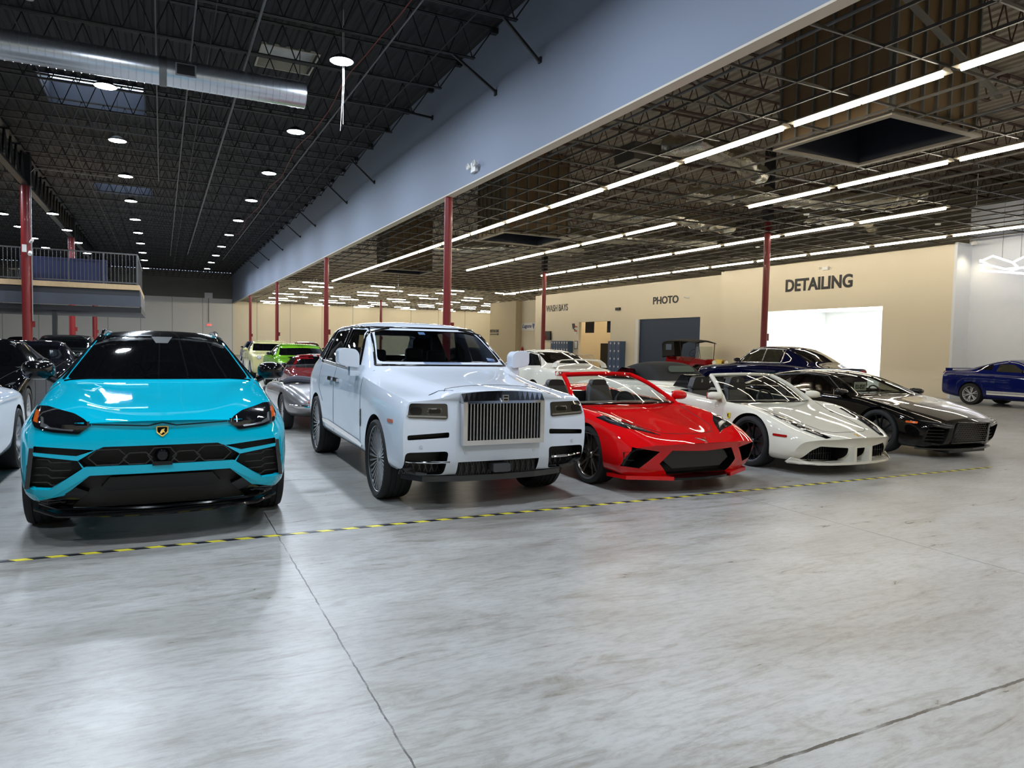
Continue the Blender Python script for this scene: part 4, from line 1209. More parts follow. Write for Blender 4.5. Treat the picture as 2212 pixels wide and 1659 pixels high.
# headlights
hlp = [(.475, .925), (.60, .985), (.80, 1.022), (.875, 1.02), (.885, .94), (.84, .895), (.73, .868), (.56, .85)]
hl = c.patch('headlight', rpoly(hlp, .015), 'y', M_lampblk, .016, .04, .025, mirror=True)
for o, sg in zip(hl, (1, -1)):
    bar_ = [(.60, .872), (.75, .89), (.80, .905), (.82, .96), (.80, .955), (.785, .92), (.74, .905), (.59, .885)]
    c.patch('light_bar', bar_ if sg > 0 else mir(bar_), 'y', M_lampint, .020, .01, .03, parent=o)
    am = [(.825, .925), (.86, .93), (.87, 1.0), (.845, .99)]
    c.patch('turn_signal', am if sg > 0 else mir(am), 'y', M_amber, .020, .01, .03, parent=o)
# emblem
e = c.patch('emblem', rpoly([(-.045, .90), (.045, .90), (.042, .85), (0, .815), (-.042, .85)], .01), 'y', mat('emblem_gold', rgb(196, 164, 84), .3, metal=.9), .010, .012)
c.patch('emblem_field', rpoly([(-.035, .892), (.035, .892), (.033, .853), (0, .827), (-.033, .853)], .01), 'y', M_trim, .013, .01, parent=e)
c.patch('emblem_figure', [(-.018, .842), (-.004, .872), (.018, .878), (.012, .86), (.022, .845), (.005, .85), (-.004, .838)], 'y', MATS['emblem_gold'], .016, .008, parent=e)
# painted bars framing the grilles
def pbar(poly, th=.05, off=.008, **k): return c.patch('bumper_bar', poly, 'y', P_turq, off, th, .06, **k)
pbar([(-.52, .612), (.52, .612), (.745, .452), (.895, .462), (.905, .43), (.735, .395), (.49, .548), (-.49, .548), (-.735, .395), (-.905, .43), (-.895, .462), (-.745, .452)], label='turquoise bar sweeping under the grilles')
pbar([(.45, .735), (.565, .66), (.845, .705), (.85, .73), (.575, .695)], mirror=True)
M_hex = mat('grille_frame_black', rgb(22, 22, 24), .3, coat=.5)
def hexcell(cx, cz, w, h): return [(cx - w * .5, cz), (cx - w * .28, cz + h / 2), (cx + w * .28, cz + h / 2), (cx + w * .5, cz), (cx + w * .28, cz - h / 2), (cx - w * .28, cz - h / 2)]
b = MB()
for (cx, cz, w, h) in ((-.37, .68, .26, .115), (.37, .68, .26, .115), (-.17, .665, .2, .085), (.17, .665, .2, .085), (0, .68, .20, .12)):
    hx = hexcell(cx, cz, w, h)
    for i in range(6):
        p, q = hx[i], hx[(i + 1) % 6]; y = -.02 + .16 * (abs(cx)) ** 2
        b.bar((p[0], y, p[1]), (q[0], y, q[1]), .02, .007)
g = c.part('main_grille', b, M_hex)
b = MB(); b.lathe([(-.03, .0), (-.03, .035), (-.01, .05), (.03, .055)], 20, 'y', (0, -.02, .68)); b.build('camera_lens', M_trim, g, True)
b = MB(); b.box(-.07, .07, -.04, .02, .605, .635); b.build('radar_cover', M_trim, g)
for sg in (1, -1):
    b = MB()
    for z in (.66, .60, .545, .49):
        b.bar((sg * .62, .10, z - .02), (sg * .74, .09, z - .015), .02, .008); b.bar((sg * .74, .09, z - .015), (sg * .765, .09, z + .01), .02, .008); b.bar((sg * .765, .09, z + .01), (sg * .89, .12, z + .012), .02, .008)
    b.bar((sg * .895, .08, .46), (sg * .86, .06, .76), .03, .015)
    c.part('side_grille', b, M_hex)
# lower bumper: dark valance with lip
c.patch('valance_panel', [(.36, .52), (.42, .44), (.37, .40), (-.37, .40), (-.42, .44), (-.36, .52)], 'y', mat('satin_black', rgb(13, 13, 14), .6), -.03, .04, .06)
c.patch('fog_lamp_surround', [(.58, .46), (.72, .37), (.90, .40), (.88, .31), (.70, .265), (.62, .30), (.50, .42)], 'y', M_trim, .0, .06, .06, mirror=True)
for sg in (1, -1):
    b = MB(); b.lathe([(-.02, .0), (-.02, .03), (.02, .035)], 16, 'y', (sg * .79, .13, .355)); c.part('parking_sensor', b, M_mesh, smooth=True)
b = MB()
pts = [(-.86, .18, .285), (-.70, .02, .255), (-.35, -.05, .245), (0, -.075, .24), (.35, -.05, .245), (.70, .02, .255), (.86, .18, .285)]
b.tube(pts, .016, 8); b.tube([(x * .97, y + .05, z + .035) for x, y, z in pts], .014, 6)
c.part('front_lip', b, M_trim, smooth=True)
b = MB(); b.prism([(-.84, .22), (-.66, .02), (-.35, -.04), (0, -.06), (.35, -.04), (.66, .02), (.84, .22)], 'z', .235, .262); c.part('splitter', b, M_trim)
mirror_pods(c, 1.03, 1.72, 1.27, M_trim, w=.27, h=.18, stalkx=.14, stalkz=-.10)
wp = wheel_proto('suv_dark', .375, .30, .29, (5, .22), M_rimdark)
for x, y in ((.86, WF), (-.86, WF), (.85, WR), (-.85, WR)): put_wheel(c, wp, x, y, RZ)
# helpers for cabins
def cavity(c, prof, m=M_leather):
    """prof: list of (y, z, xhalf) around the cabin side profile; cuts the cabin void"""
    n = len(prof)
    mb = MB()
    cy = sum(p[0] for p in prof) / n; cz = sum(p[1] for p in prof) / n; cx = sum(p[2] for p in prof) / n
    mb.add([(-x, y, z) for y, z, x in prof] + [(x, y, z) for y, z, x in prof] + [(-cx, cy, cz), (cx, cy, cz)],
           [(i, (i + 1) % n, 2 * n) for i in range(n)] + [(n + i, 2 * n + 1, n + (i + 1) % n) for i in range(n)] +
           [t for i in range(n) for t in ((i, n + i, n + (i + 1) % n), (i, n + (i + 1) % n, (i + 1) % n))])
    c._cut(mb, m)
def windscreen(c, base, top, glass, frame, bulge=.28, fr=.028, hdr=.03, name='windshield', nb=14, crown=.02, label=None):
    """base=(half width, y corner, z), top=(half width, y corner, z)"""
    def P(u, v):
        bw, by, bz = base; tw, ty, tz = top
        x = u * (bw + (tw - bw) * v)
        y = by + (ty - by) * v - (bulge * (1 - v) + bulge * .35 * v) * (1 - u * u)
        z = bz + (tz - bz) * v + crown * (1 - u * u) + .035 * math.sin(PI * v)
        return (x, y, z)
    mb = MB(); nv = 6; vs = []
    for j in range(nv + 1):
        for i in range(nb + 1): vs.append(P(-1 + 2 * i / nb, j / nv))
    fs = [(j * (nb + 1) + i, j * (nb + 1) + i + 1, (j + 1) * (nb + 1) + i + 1, (j + 1) * (nb + 1) + i) for j in range(nv) for i in range(nb)]
    n0 = len(vs); vs2 = [(x, y + .006, z - .004) for x, y, z in vs]
    mb.add(vs, fs)
    g = mb.build(name, glass, c.t, 60, fix=False)
    for sg in (1, -1):
        b = MB(); b.tube([P(sg * 1.0, j / 8) for j in range(-1, 9)], [fr * 1.3] * 3 + [fr] * 7, 8); c.part('windshield_pillar', b, frame, smooth=True)
    b = MB(); b.tube([(P(-1 + 2 * i / nb, 1.02)[0], P(-1 + 2 * i / nb, 1.02)[1] + .01, P(-1 + 2 * i / nb, 1.02)[2]) for i in range(nb + 1)], hdr, 8); c.part('windshield_header', b, frame, smooth=True)
    b = MB(); b.tube([P(-1 + 2 * i / nb, -.02) for i in range(nb + 1)], .014, 6); c.part('cowl', b, M_trim, smooth=True)
    return g
# ---------------------------------------------------------------- white luxury SUV
mat('brushed_sensor', rgb(190, 196, 204), .3)
P_white = paint('white_paint_cool', rgb(205, 212, 223))
c = Car('car', 'big white luxury SUV with an upright slatted chrome grille, second in the front row', 'car', (2.93, 6.13), -.012, P_white)
T = [(.97, .32), (1.0, .46), (1.005, .76)]
c.shell([
 (0.00, [(.90, .34, .13), (.965, .46, .07), (.975, .70, .05), (.97, .92, .06), (.91, 1.05, .09), (.64, 1.07, .05), (.49, 1.13, .03), (.25, 1.15, .01), (0, 1.155)]),
 (0.22, [(.95, .33), (.995, .45), (1.0, .72), (.995, .95), (.935, 1.08), (.66, 1.085), (.50, 1.16), (.25, 1.18), (0, 1.185)]),
 (0.9, T + [(1.0, 1.0), (.95, 1.13), (.70, 1.14), (.56, 1.215), (.28, 1.235), (0, 1.24)]),
 (1.5, [(.97, .32), (.99, .46), (.995, .78), (.995, 1.05), (.96, 1.20), (.84, 1.24), (.64, 1.29), (.3, 1.305), (0, 1.31)]),
 (1.66, [(.97, .32), (.985, .46), (.99, .78), (.99, 1.07), (.955, 1.22), (.85, 1.30), (.66, 1.345), (.32, 1.36), (0, 1.365)]),
 (2.34, [(.97, .32), (.985, .46), (.99, .78), (.99, 1.09), (.95, 1.25), (.735, 1.775), (.60, 1.81), (.3, 1.83), (0, 1.835)]),
 (3.0, [(.97, .32), (.985, .46), (.99, .78), (.99, 1.10), (.95, 1.26), (.745, 1.81), (.60, 1.85), (.3, 1.87), (0, 1.875)]),
 (3.9, [(.97, .32), (.99, .46), (1.0, .80), (.995, 1.11), (.95, 1.27), (.74, 1.785), (.60, 1.84), (.3, 1.86), (0, 1.865)]),
 (4.5, [(.97, .34), (1.0, .48), (1.005, .82), (.99, 1.12), (.94, 1.28), (.71, 1.68), (.58, 1.76), (.3, 1.79), (0, 1.795)]),
 (4.95, [(.95, .38), (.98, .50), (.98, .82), (.965, 1.10), (.90, 1.25), (.74, 1.36), (.6, 1.42), (.3, 1.45), (0, 1.455)]),
 (5.28, [(.86, .42), (.90, .54), (.90, .80), (.88, 1.05), (.80, 1.14), (.66, 1.16), (.5, 1.17), (.3, 1.18), (0, 1.18)]),
], bow_f=[.05, .06, .05, .05, .05, .04, .03, .01], bow_r=.04, creases=[(4, .55, 0, 10), (6, .6, 0, 4), (5, .45, 4, 9), (5, .3, 0, 4), (3, .2, 0, 10)], rowcrease=[(0, .55), (4, .3)])
WF, WR, RZ = .93, 4.22, .405
c.arch(WF, RZ, .455); c.arch(WR, RZ, .455)
cavity(c, [(1.95, .55, .80), (1.95, 1.18, .86), (2.42, 1.70, .67), (3.0, 1.775, .66), (4.0, 1.755, .66), (4.45, 1.63, .64), (4.75, 1.25, .70), (4.75, .55, .70)])
ws = rpoly([(-.80, 1.345), (.80, 1.345), (.665, 1.765), (-.665, 1.765)], .05)
c.cut(rpoly([(-.765, 1.375), (.765, 1.375), (.645, 1.745), (-.645, 1.745)], .06), 'y', 1.2, 2.75, M_trim)
c.cut(rpoly([(-.56, 1.40), (.56, 1.40), (.50, 1.70), (-.50, 1.70)], .06), 'y', 4.1, 5.6, M_trim)
sw = [rpoly([(2.03, 1.295), (3.0, 1.315), (3.0, 1.755), (2.42, 1.745)], .04), rpoly([(3.07, 1.318), (4.0, 1.34), (3.98, 1.73), (3.07, 1.757)], .04), rpoly([(4.07, 1.345), (4.52, 1.37), (4.25, 1.66), (4.07, 1.70)], .03)]
for p in sw: c.cut(p, 'x', .4, 1.3, M_trim, True)
gap_ = c.cut(rpoly([(-.405, .665), (.405, .665), (.405, 1.125), (-.405, 1.125)], .03), 'y', -.5, .10, 2)
c.cut(rpoly([(.53, .585), (.94, .585), (.955, .37), (.56, .355)], .04), 'y', -.5, .27, 2, True)
c.cut(rpoly([(.53, .765), (.925, .745), (.925, .70), (.53, .715)], .015), 'y', -.5, .14, 2, True)
c.cut([(-.43, .475), (.43, .475), (.43, .28), (-.43, .28)], 'y', -.5, .12, 2)
c.finish()
c.patch('windshield', ws, 'y', G_blue, -.004, .004, .1)
c.patch('rear_window', rpoly([(-.60, 1.38), (.60, 1.38), (.53, 1.72), (-.53, 1.72)], .06), 'r', G_clear, -.004, .004, .1)
for p in sw: c.patch('side_window', p, 'x', G_dark, -.004, .004, .12, mirror=True)
c.line('window_surround', [(1.93, 1.27), (2.38, 1.76), (3.0, 1.79), (4.0, 1.765), (4.35, 1.66), (4.66, 1.37), (4.0, 1.325), (1.93, 1.27)], 'x', M_trim, .022, .0, mirror=True, n=8)
for y in (3.035, 4.035): c.line('door_pillar', [(y, 1.30), (y, 1.765)], 'x', M_trim, .034, -.008, mirror=True, n=8)
c.line('windshield_seal', [(-.80, 1.335), (.80, 1.335), (.675, 1.775), (-.675, 1.775), (-.80, 1.335)], 'y', M_trim, .016, .0, n=8)
# grille
b = MB(); y0, y1 = -.065, .06
b.prism([(-.425, .645), (.425, .645), (.425, .69), (-.425, .69)], 'y', y0, y1); b.prism([(-.425, .69), (-.385, .69), (-.385, 1.05), (-.425, 1.05)], 'y', y0, y1)
b.prism([(.385, .69), (.425, .69), (.425, 1.05), (.385, 1.05)], 'y', y0, y1)
n = 16
top = [(-.425 + .85 * i / n, 1.125 + .025 * (1 - (2 * i / n - 1) ** 2)) for i in range(n + 1)]
vs = []; 
for (x, z) in top: vs += [(x, -.065, 1.035), (x, -.055, 1.06), (x, .0, z), (x, .06, z - .003), (x, .06, 1.035)]
fs = []
for i in range(n):
    for k in range(4): fs.append((i * 5 + k, (i + 1) * 5 + k, (i + 1) * 5 + k + 1, i * 5 + k + 1))
fs += [(0, 1, 2, 3, 4), tuple(n * 5 + k for k in (4, 3, 2, 1, 0))]
b.add(vs, fs)
g = c.part('grille_surround', b, M_chrome, label='polished chrome grille frame')
for k in range(23):
    x = -.37 + .74 * k / 22; b = MB(); b.box(x - .006, x + .006, -.03, .03, .69, 1.04); b.build('grille_slat', M_satin, g)
b = MB(); b.box(-.03, .03, -.075, -.055, 1.055, 1.115); c.part('emblem', b, M_satin, g)
for s in (-1, 1): b = MB(); b.box(-.02 , .02, -.079, -.074, 1.085 + s * .014 - .008, 1.085 + s * .014 + .008); c.part('emblem_letter', b, M_trim, g)
# lamps
for sg in (1, -1):
    f = (lambda p: p) if sg > 0 else mir
    h = c.patch('headlight', f(rpoly([(.545, 1.030), (.90, 1.035), (.925, .905), (.545, .885)], .025)), 'y', M_lampblk, .010, .04, .03)
    c.patch('lamp_module', f(rpoly([(.60, .99), (.74, .99), (.74, .93), (.60, .93)], .02)), 'y', M_lampint, .010, .01, .05, parent=h)
    c.patch('lamp_module_glass', f(rpoly([(.615, .978), (.725, .978), (.725, .942), (.615, .942)], .015)), 'y', M_trim, .013, .01, .05, parent=h)
    c.patch('lamp_module', f(rpoly([(.79, 1.0), (.90, 1.0), (.90, .93), (.79, .93)], .03)), 'y', M_trim, .012, .01, .05, parent=h)
    c.patch('daytime_light', f([(.56, .915), (.93, .93), (.925, .915), (.56, .90)]), 'y', M_lampint, .012, .01, .05, parent=h)
    b = MB(); b.tube([(sg * .54, -.03, .492), (sg * .70, -.02, .495), (sg * .90, .06, .50), (sg * .955, .12, .505)], .011, 8); c.part('bumper_blade', b, M_chrome, smooth=True)
    b = MB()
    for k in range(7):
        b.bar((sg * (.56 + k * .06), .20, .37), (sg * (.60 + k * .06), .20, .48), .008)
        b.bar((sg * (.60 + k * .06), .20, .37), (sg * (.56 + k * .06), .20, .48), .008)
    c.part('vent_mesh', b, M_hex)
    for (px_, pz_) in ((.80, .64), (.36, .56)): c.patch('parking_sensor', [(sg * px_ + .016 * math.cos(t), pz_ + .016 * math.sin(t)) for t in [2 * PI * k / 10 for k in range(10)]], 'y', MATS['brushed_sensor'], .006, .01, .05)
c.patch('marker_light', rpoly([(.30, .87), (.46, .865), (.46, .83), (.30, .835)], .015), 'x', M_amber, .008, .02, .06, mirror=True)
c.patch('fender_badge', rpoly([(1.56, .86), (1.60, .84), (1.60, .72), (1.57, .66), (1.555, .74)], .01), 'x', M_trim, .010, .02, .06, mirror=True)
c.patch('body_spear', [(1.50, .47), (1.56, .44), (3.72, .50), (3.75, .54), (3.4, .555), (1.7, .50)], 'x', M_chrome, .010, .02, .1, mirror=True)
c.patch('sill_panel', [(1.42, .315), (1.42, .40), (3.76, .44), (3.76, .34)], 'x', mat('grey_cladding', rgb(74, 78, 84), .5), .006, .02, .1, mirror=True)
for y in (1.60, 3.05, 4.04): c.line('door_gap', [(y, .45), (y, 1.28)] if y < 4 else [(4.04, 1.32), (4.0, .95), (3.74, .78)], 'x', M_gap, .0035, mirror=True)
for y in (2.86, 3.20): c.patch('door_handle', rpoly([(y - .11, 1.135), (y + .11, 1.135), (y + .11, 1.085), (y - .11, 1.085)], .02), 'x', M_chrome, .035, .05, .06, mirror=True)
c.line('hood_gap', [(-.66, .25), (-.56, .26), (-.46, .12)], 'z', M_gap, .0035, .001); c.line('hood_gap', [(.66, .25), (.56, .26), (.46, .12)], 'z', M_gap, .0035, .001)
c.line('hood_gap', [(-.53, .18), (-.50, .24), (-.3, .285), (0, .30), (.3, .285), (.50, .24), (.53, .18)], 'z', M_gap, .0035, .001)
# valance
c.patch('valance', [(-.95, .44), (-.87, .435), (-.80, .36), (-.52, .33), (-.44, .335), (-.44, .295), (.44, .295), (.44, .335), (.52, .33), (.80, .36), (.87, .435), (.95, .44), (.94, .33), (-.94, .33)], 'y', mat('dark_valance', rgb(30, 31, 34), .4, coat=.4), .008, .03, .08)
b = MB(); b.prism([(-.88, .40), (-.74, .17), (-.4, .07), (0, .04), (.4, .07), (.74, .17), (.88, .40)], 'z', .285, .34); c.part('front_skirt', b, MATS['dark_valance'])
b = MB(); b.prism(rpoly([(-.09, .45), (.09, .45), (.09, .37), (-.09, .37)], .02), 'y', -.02, .10); c.part('radar_cover', b, mat('radar_grey', rgb(56, 58, 60), .4))
b = MB()
for k in range(14): b.bar((-.40 + k * .06, .10, .34), (-.37 + k * .06, .10, .46), .007); b.bar((-.37 + k * .06, .10, .34), (-.40 + k * .06, .10, .46), .007)
c.part('lower_mesh', b, M_hex)
# cabin
for x in (-.42, .42): seat(c, x, 2.65, .62, M_leather, hgt=.72)
for x in (-.42, .42): seat(c, x, 3.65, .62, M_leather, hgt=.74)
steering(c, .42, 2.22, 1.20, M_leather)
b = MB(); b.prism([(1.9, .7), (1.9, 1.27), (2.10, 1.29), (2.25, 1.20), (2.3, .7)], 'x', -.80, .80); o = c.part('dashboard', b, mat('blue_black_dash', rgb(26, 30, 42), .4))
b = MB(); b.prism([(-.09, 0), (.09, 0), (.07, -.05), (-.07, -.05)], 'y', 2.40, 2.42); o = c.part('rear_view_mirror', b, M_trim); o.location.z = 1.70
c.patch('registration_sticker', [(.60, 1.435), (.70, 1.42), (.70, 1.39), (.60, 1.40)], 'y', mat('sticker_white', rgb(190, 204, 226), .6), -.007, .002, .1)
c.patch('toll_sticker', [(-.12, 1.735), (-.04, 1.735), (-.04, 1.705), (-.12, 1.705)], 'y', mat('sticker_grey', rgb(120, 150, 180), .6), -.007, .002, .1)
# mirrors: squared housings
for sg in (1, -1):
    b = MB(); b.prism(rpoly([(0, 0), (.17, .02), (.235, .05), (.235, .19), (.19, .225), (.04, .21), (.0, .16)], .03), 'y', -.07, .10)
    o = b.build('side_mirror', P_white, c.t)
    o.location = (.955, 1.86, 1.30)
    if sg < 0:
        o.data.transform(Matrix.Scale(-1, 4, (1, 0, 0))); o.data.flip_normals(); o.location.x = -.955
    md = o.modifiers.new('b', 'BEVEL'); md.width = .03; md.segments = 3; md.limit_method = 'ANGLE'
    b = MB(); b.box(-.06 if sg > 0 else -.1, .1 if sg > 0 else .06, -.04, .06, -.09, .03); b.build('mirror_stalk', P_white, o)
    b = MB(); b.box(sg * .03 if sg > 0 else -.21, .21 if sg > 0 else -.03, .10, .104, .03, .18); b.build('mirror_glass', M_chrome, o)
wp = wheel_proto('fan', .405, .30, .345, 'fan', mat('bright_blades', rgb(196, 196, 200), .3, metal=.9), M_satin)
for x, y in ((.85, WF), (-.85, WF), (.86, WR), (-.86, WR)): put_wheel(c, wp, x, y, RZ)

# ---------------------------------------------------------------- red open sports car
P_red = paint('red_paint', rgb(196, 14, 18))
c = Car('car', 'low red open-top sports car between the white SUV and the white roadster', 'car', (5.37, 6.0), 0, P_red)
c.shell([
 (0.00, [(.84, .145, .36), (.95, .26, .34), (.93, .44, .24), (.84, .52, .15), (.62, .545, .08), (.42, .555, .04), (.2, .56, .01), (0, .565)]),
 (0.42, [(.92, .17, .08), (.965, .30, .03), (.97, .48), (.935, .66), (.76, .725), (.50, .665), (.24, .675), (0, .70)]),
 (0.98, [(.93, .15), (.97, .32), (.975, .58), (.95, .78), (.80, .835), (.55, .77), (.28, .78), (0, .805)]),
 (1.38, [(.93, .15), (.95, .32), (.955, .58), (.95, .80), (.87, .86), (.72, .855), (.36, .865), (0, .875)]),
 (1.62, [(.93, .15), (.94, .32), (.95, .58), (.95, .82), (.89, .88), (.76, .89), (.4, .885), (0, .885)]),
 (2.85, [(.95, .15), (.96, .34), (.965, .62), (.95, .86), (.89, .92), (.76, .94), (.4, .93), (0, .93)]),
 (3.15, [(.96, .16), (.985, .36), (.99, .66), (.975, .90), (.88, .98), (.70, 1.06), (.4, 1.02), (0, 1.0)]),
 (3.70, [(.96, .18), (.99, .38), (.99, .70), (.975, .93), (.88, 1.0), (.70, 1.02), (.4, 1.0), (0, .99)]),
 (4.30, [(.93, .24), (.96, .40), (.965, .70), (.95, .90), (.86, .97), (.66, .98), (.4, .97), (0, .965)]),
 (4.60, [(.84, .30), (.90, .44), (.91, .70), (.89, .86), (.80, .90), (.6, .91), (.4, .91), (0, .91)]),
], bow_f=[.36, .33, .22, .14, .07, .03, .01], bow_r=.05, creases=[(3, .4, 0, 9), (4, .5, 0, 9), (7, .4, 0, 3), (6, .2, 0, 3)], rowcrease=[(0, .6)])
WF, WR, RZ = .98, 3.70, .335
c.arch(WF, RZ, .375); c.arch(WR, .36, .40)
c.cut([(-.42, .485), (0, .47), (.42, .485), (.54, .34), (.42, .21), (-.42, .21), (-.54, .34)], 'y', -.5, .28, 2)
c.cut([(.86, .525), (.56, .475), (.74, .285), (.93, .31)], 'y', -.5, .42, 2, True)
c.cut(rpoly([(-.72, 1.60), (.72, 1.60), (.72, 2.86), (-.72, 2.86)], .06), 'z', .32, 2.0, M_leather)
c.finish()
g = windscreen(c, (.77, 1.56, .885), (.555, 2.20, 1.205), G_clear, P_red, bulge=.30, fr=.03)
for sg in (1, -1):
    f = (lambda p: p) if sg > 0 else mir
    h = c.patch('headlight', f([(.885, .775), (.80, .80), (.62, .725), (.43, .625), (.60, .665), (.78, .70), (.86, .735)]), 'y', M_lampblk, .006, .03, .05)
    c.patch('light_bar', f([(.84, .765), (.62, .705), (.50, .65), (.62, .69), (.82, .745)]), 'y', M_lampint, .010, .01, .05, parent=h)
    c.patch('intake_frame', f([(.83, .50), (.92, .46), (.92, .33), (.90, .31), (.87, .45)]), 'y', M_trim, .004, .05, .05)
    b = MB(); b.bar((sg * .60, .33, .465), (sg * .88, .40, .49), .02, .01); b.bar((sg * .70, .36, .35), (sg * .92, .42, .36), .02, .008); c.part('intake_blade', b, M_trim)
    b = MB(); b.prism([(sg * .40, .05), (sg * .86, .29), (sg * .94, .55), (sg * .60, .45), (sg * .42, .16)], 'z', .16, .20); c.part('splitter_blade', b, P_red)
b = MB(); b.prism([(-.42, .08), (-.25, .03), (0, 0), (.25, .03), (.42, .08), (.60, .30), (-.60, .30)], 'z', .16, .185); c.part('front_splitter', b, M_trim)
b = MB(); b.prism([(-.40, .46), (.40, .46), (.46, .36), (.34, .27), (-.34, .27), (-.46, .36)], 'y', .17, .19); c.part('grille_insert', b, mat('dark_insert', rgb(12, 12, 13), .25, coat=.3))
e = c.patch('emblem', [(-.07, .60), (0, .585), (.07, .60), (.0, .565)], 'y', M_satin, .008, .01); c.patch('emblem_flag', [(0, .595), (.06, .598), (.01, .572)], 'y', M_redlens, .011, .008, parent=e)
c.line('hood_gap', [(0, .22), (.35, .32), (.50, .52), (.60, 1.0), (.72, 1.38)], 'z', M_gap, .0035, .001, mirror=True)
c.line('hood_crease_trim', [(.18, .16), (.30, .5), (.44, 1.0)], 'z', M_gap, .0015, .0, mirror=True)
c.line('bumper_gap', [(.965, .62), (.95, .585), (.8, .56)], 'y', M_gap, .003, .001, mirror=True)
for x in (-.36, .36): seat(c, x, 2.30, .32, M_leather, head=False, w=.48, hgt=.74)
for sg in (-1, 1): b = MB(); b.prism(rpoly([(-.15 + sg * .36, .98), (.15 + sg * .36, .98), (.11 + sg * .36, 1.12), (-.11 + sg * .36, 1.12)], .04), 'y', 2.72, 2.82); c.part('headrest', b, M_leather)
steering(c, .36, 2.05, .82, M_leather, .17)
b = MB(); b.prism([(1.6, .4), (1.6, .86), (1.9, .88), (2.02, .80), (2.02, .4)], 'x', -.70, .70); c.part('dashboard', b, mat('dark_dash', rgb(26, 25, 26), .5))
b = MB(); b.box(-.12, .12, 1.95, 2.8, .4, .62); c.part('centre_console', b, MATS['dark_dash'])
mirror_pods(c, .99, 1.72, .96, P_red, w=.20, h=.13, stalkx=.12, stalkz=-.07)
M_bronze = mat('bronze_rim', rgb(112, 104, 96), .25, metal=.9)
wp = wheel_proto('c8', .335, .25, .27, (5, .20), M_bronze)
for x, y, z in ((.82, WF, .335), (-.82, WF, .335)): put_wheel(c, wp, x, y, z)
for x, y, z in ((.83, WR, .335), (-.83, WR, .335)): put_wheel(c, wp, x, y, z)

# ---------------------------------------------------------------- white roadster
P_pearl = paint('pearl_white_paint', rgb(216, 212, 198))
c = Car('car', 'white open roadster with long slim headlights, right of the red sports car', 'car', (8.17, 6.2), 0, P_pearl)
c.shell([
 (0.00, [(.82, .16, .36), (.90, .24, .33), (.90, .34, .30), (.82, .43, .22), (.62, .46, .11), (.42, .47, .05), (.2, .48, .02), (0, .48)]),
 (0.45, [(.92, .13, .06), (.965, .24, .03), (.97, .42), (.93, .585), (.76, .62), (.52, .60), (.25, .60), (0, .60)]),
 (1.05, [(.93, .12), (.975, .30), (.98, .55), (.955, .76), (.82, .83), (.58, .73), (.30, .725), (0, .73)]),
 (1.42, [(.93, .12), (.955, .30), (.96, .56), (.955, .77), (.88, .84), (.74, .81), (.38, .80), (0, .80)]),
 (1.70, [(.93, .12), (.94, .30), (.95, .56), (.955, .79), (.90, .85), (.78, .845), (.4, .83), (0, .83)]),
 (2.75, [(.94, .12), (.95, .32), (.955, .60), (.955, .85), (.90, .90), (.78, .92), (.4, .92), (0, .92)]),
 (3.05, [(.95, .14), (.97, .34), (.985, .66), (.985, .90), (.92, .97), (.74, 1.03), (.4, .97), (0, .95)]),
 (3.65, [(.96, .18), (.985, .38), (.99, .70), (.985, .93), (.90, .98), (.70, .97), (.4, .92), (0, .91)]),
 (4.25, [(.92, .24), (.96, .40), (.96, .68), (.94, .86), (.84, .90), (.66, .90), (.4, .88), (0, .875)]),
 (4.56, [(.82, .30), (.88, .44), (.89, .66), (.86, .80), (.78, .84), (.6, .84), (.4, .83), (0, .83)]),
], bow_f=[.34, .31, .28, .20, .10, .04, .01], bow_r=.05, creases=[(3, .35, 0, 9), (4, .35, 0, 9), (5, .2, 0, 3)], rowcrease=[(0, .6)])
WF, WR, RZ = 1.05, 3.70, .345
c.arch(WF, RZ, .385); c.arch(WR, .35, .40)
c.cut(rpoly([(.20, .35), (.60, .375), (.70, .32), (.80, .20), (.20, .175)], .02), 'y', -.5, .36, 2, True)
c.cut([(-.10, .345), (.10, .345), (.09, .18), (-.09, .18)], 'y', -.5, .28, 2)
c.cut(rpoly([(-.74, 1.66), (.74, 1.66), (.74, 2.80), (-.74, 2.80)], .06), 'z', .32, 2.0, M_leather)
c.finish()
windscreen(c, (.86, 1.66, .84), (.62, 2.20, 1.19), G_clear, P_pearl, bulge=.34, fr=.034, hdr=.026)
for sg in (1, -1):
    f = (lambda p: p) if sg > 0 else mir
    h = c.patch('headlight', f([(.80, .775), (.74, .765), (.60, .60), (.47, .485), (.55, .475), (.70, .56), (.80, .70)]), 'y', M_lampblk, .006, .03, .05)
    for k in range(6): 
        x = .775 - k * .035; z = .715 - k * .036
        c.patch('led_strip', f([(x, z + .01), (x - .02, z - .006), (x - .012, z - .014), (x + .008, z)]), 'y', M_lampint, .011, .01, .05, parent=h)
    c.patch('projector_lamp', f(rpoly([(.60, .56), (.66, .57), (.60, .51), (.54, .50)], .015)), 'y', M_satin, .010, .01, .05, parent=h)
    b = MB(); b.prism([(sg * .50, .045), (sg * .68, .12), (sg * .84, .27), (sg * .91, .42), (sg * .8, .42), (sg * .5, .20)], 'z', .14, .17); c.part('lip_wing', b, P_pearl)
    b = MB(); b.add([(sg * .78, .19, .15), (sg * .92, .40, .16), (sg * .90, .33, .225), (sg * .70, .12, .16), (sg * .80, .2, .15), (sg * .94, .42, .16), (sg * .90, .36, .22), (sg * .72, .12, .16)], [(0, 1, 2, 3), (4, 7, 6, 5), (0, 3, 7, 4), (1, 0, 4, 5), (2, 1, 5, 6), (3, 2, 6, 7)]); c.part('corner_winglet', b, P_pearl)
    b = MB(); b.box(sg * .145 - .028, sg * .145 + .028, -.005, .24, .155, .37); c.part('intake_strut', b, P_pearl)
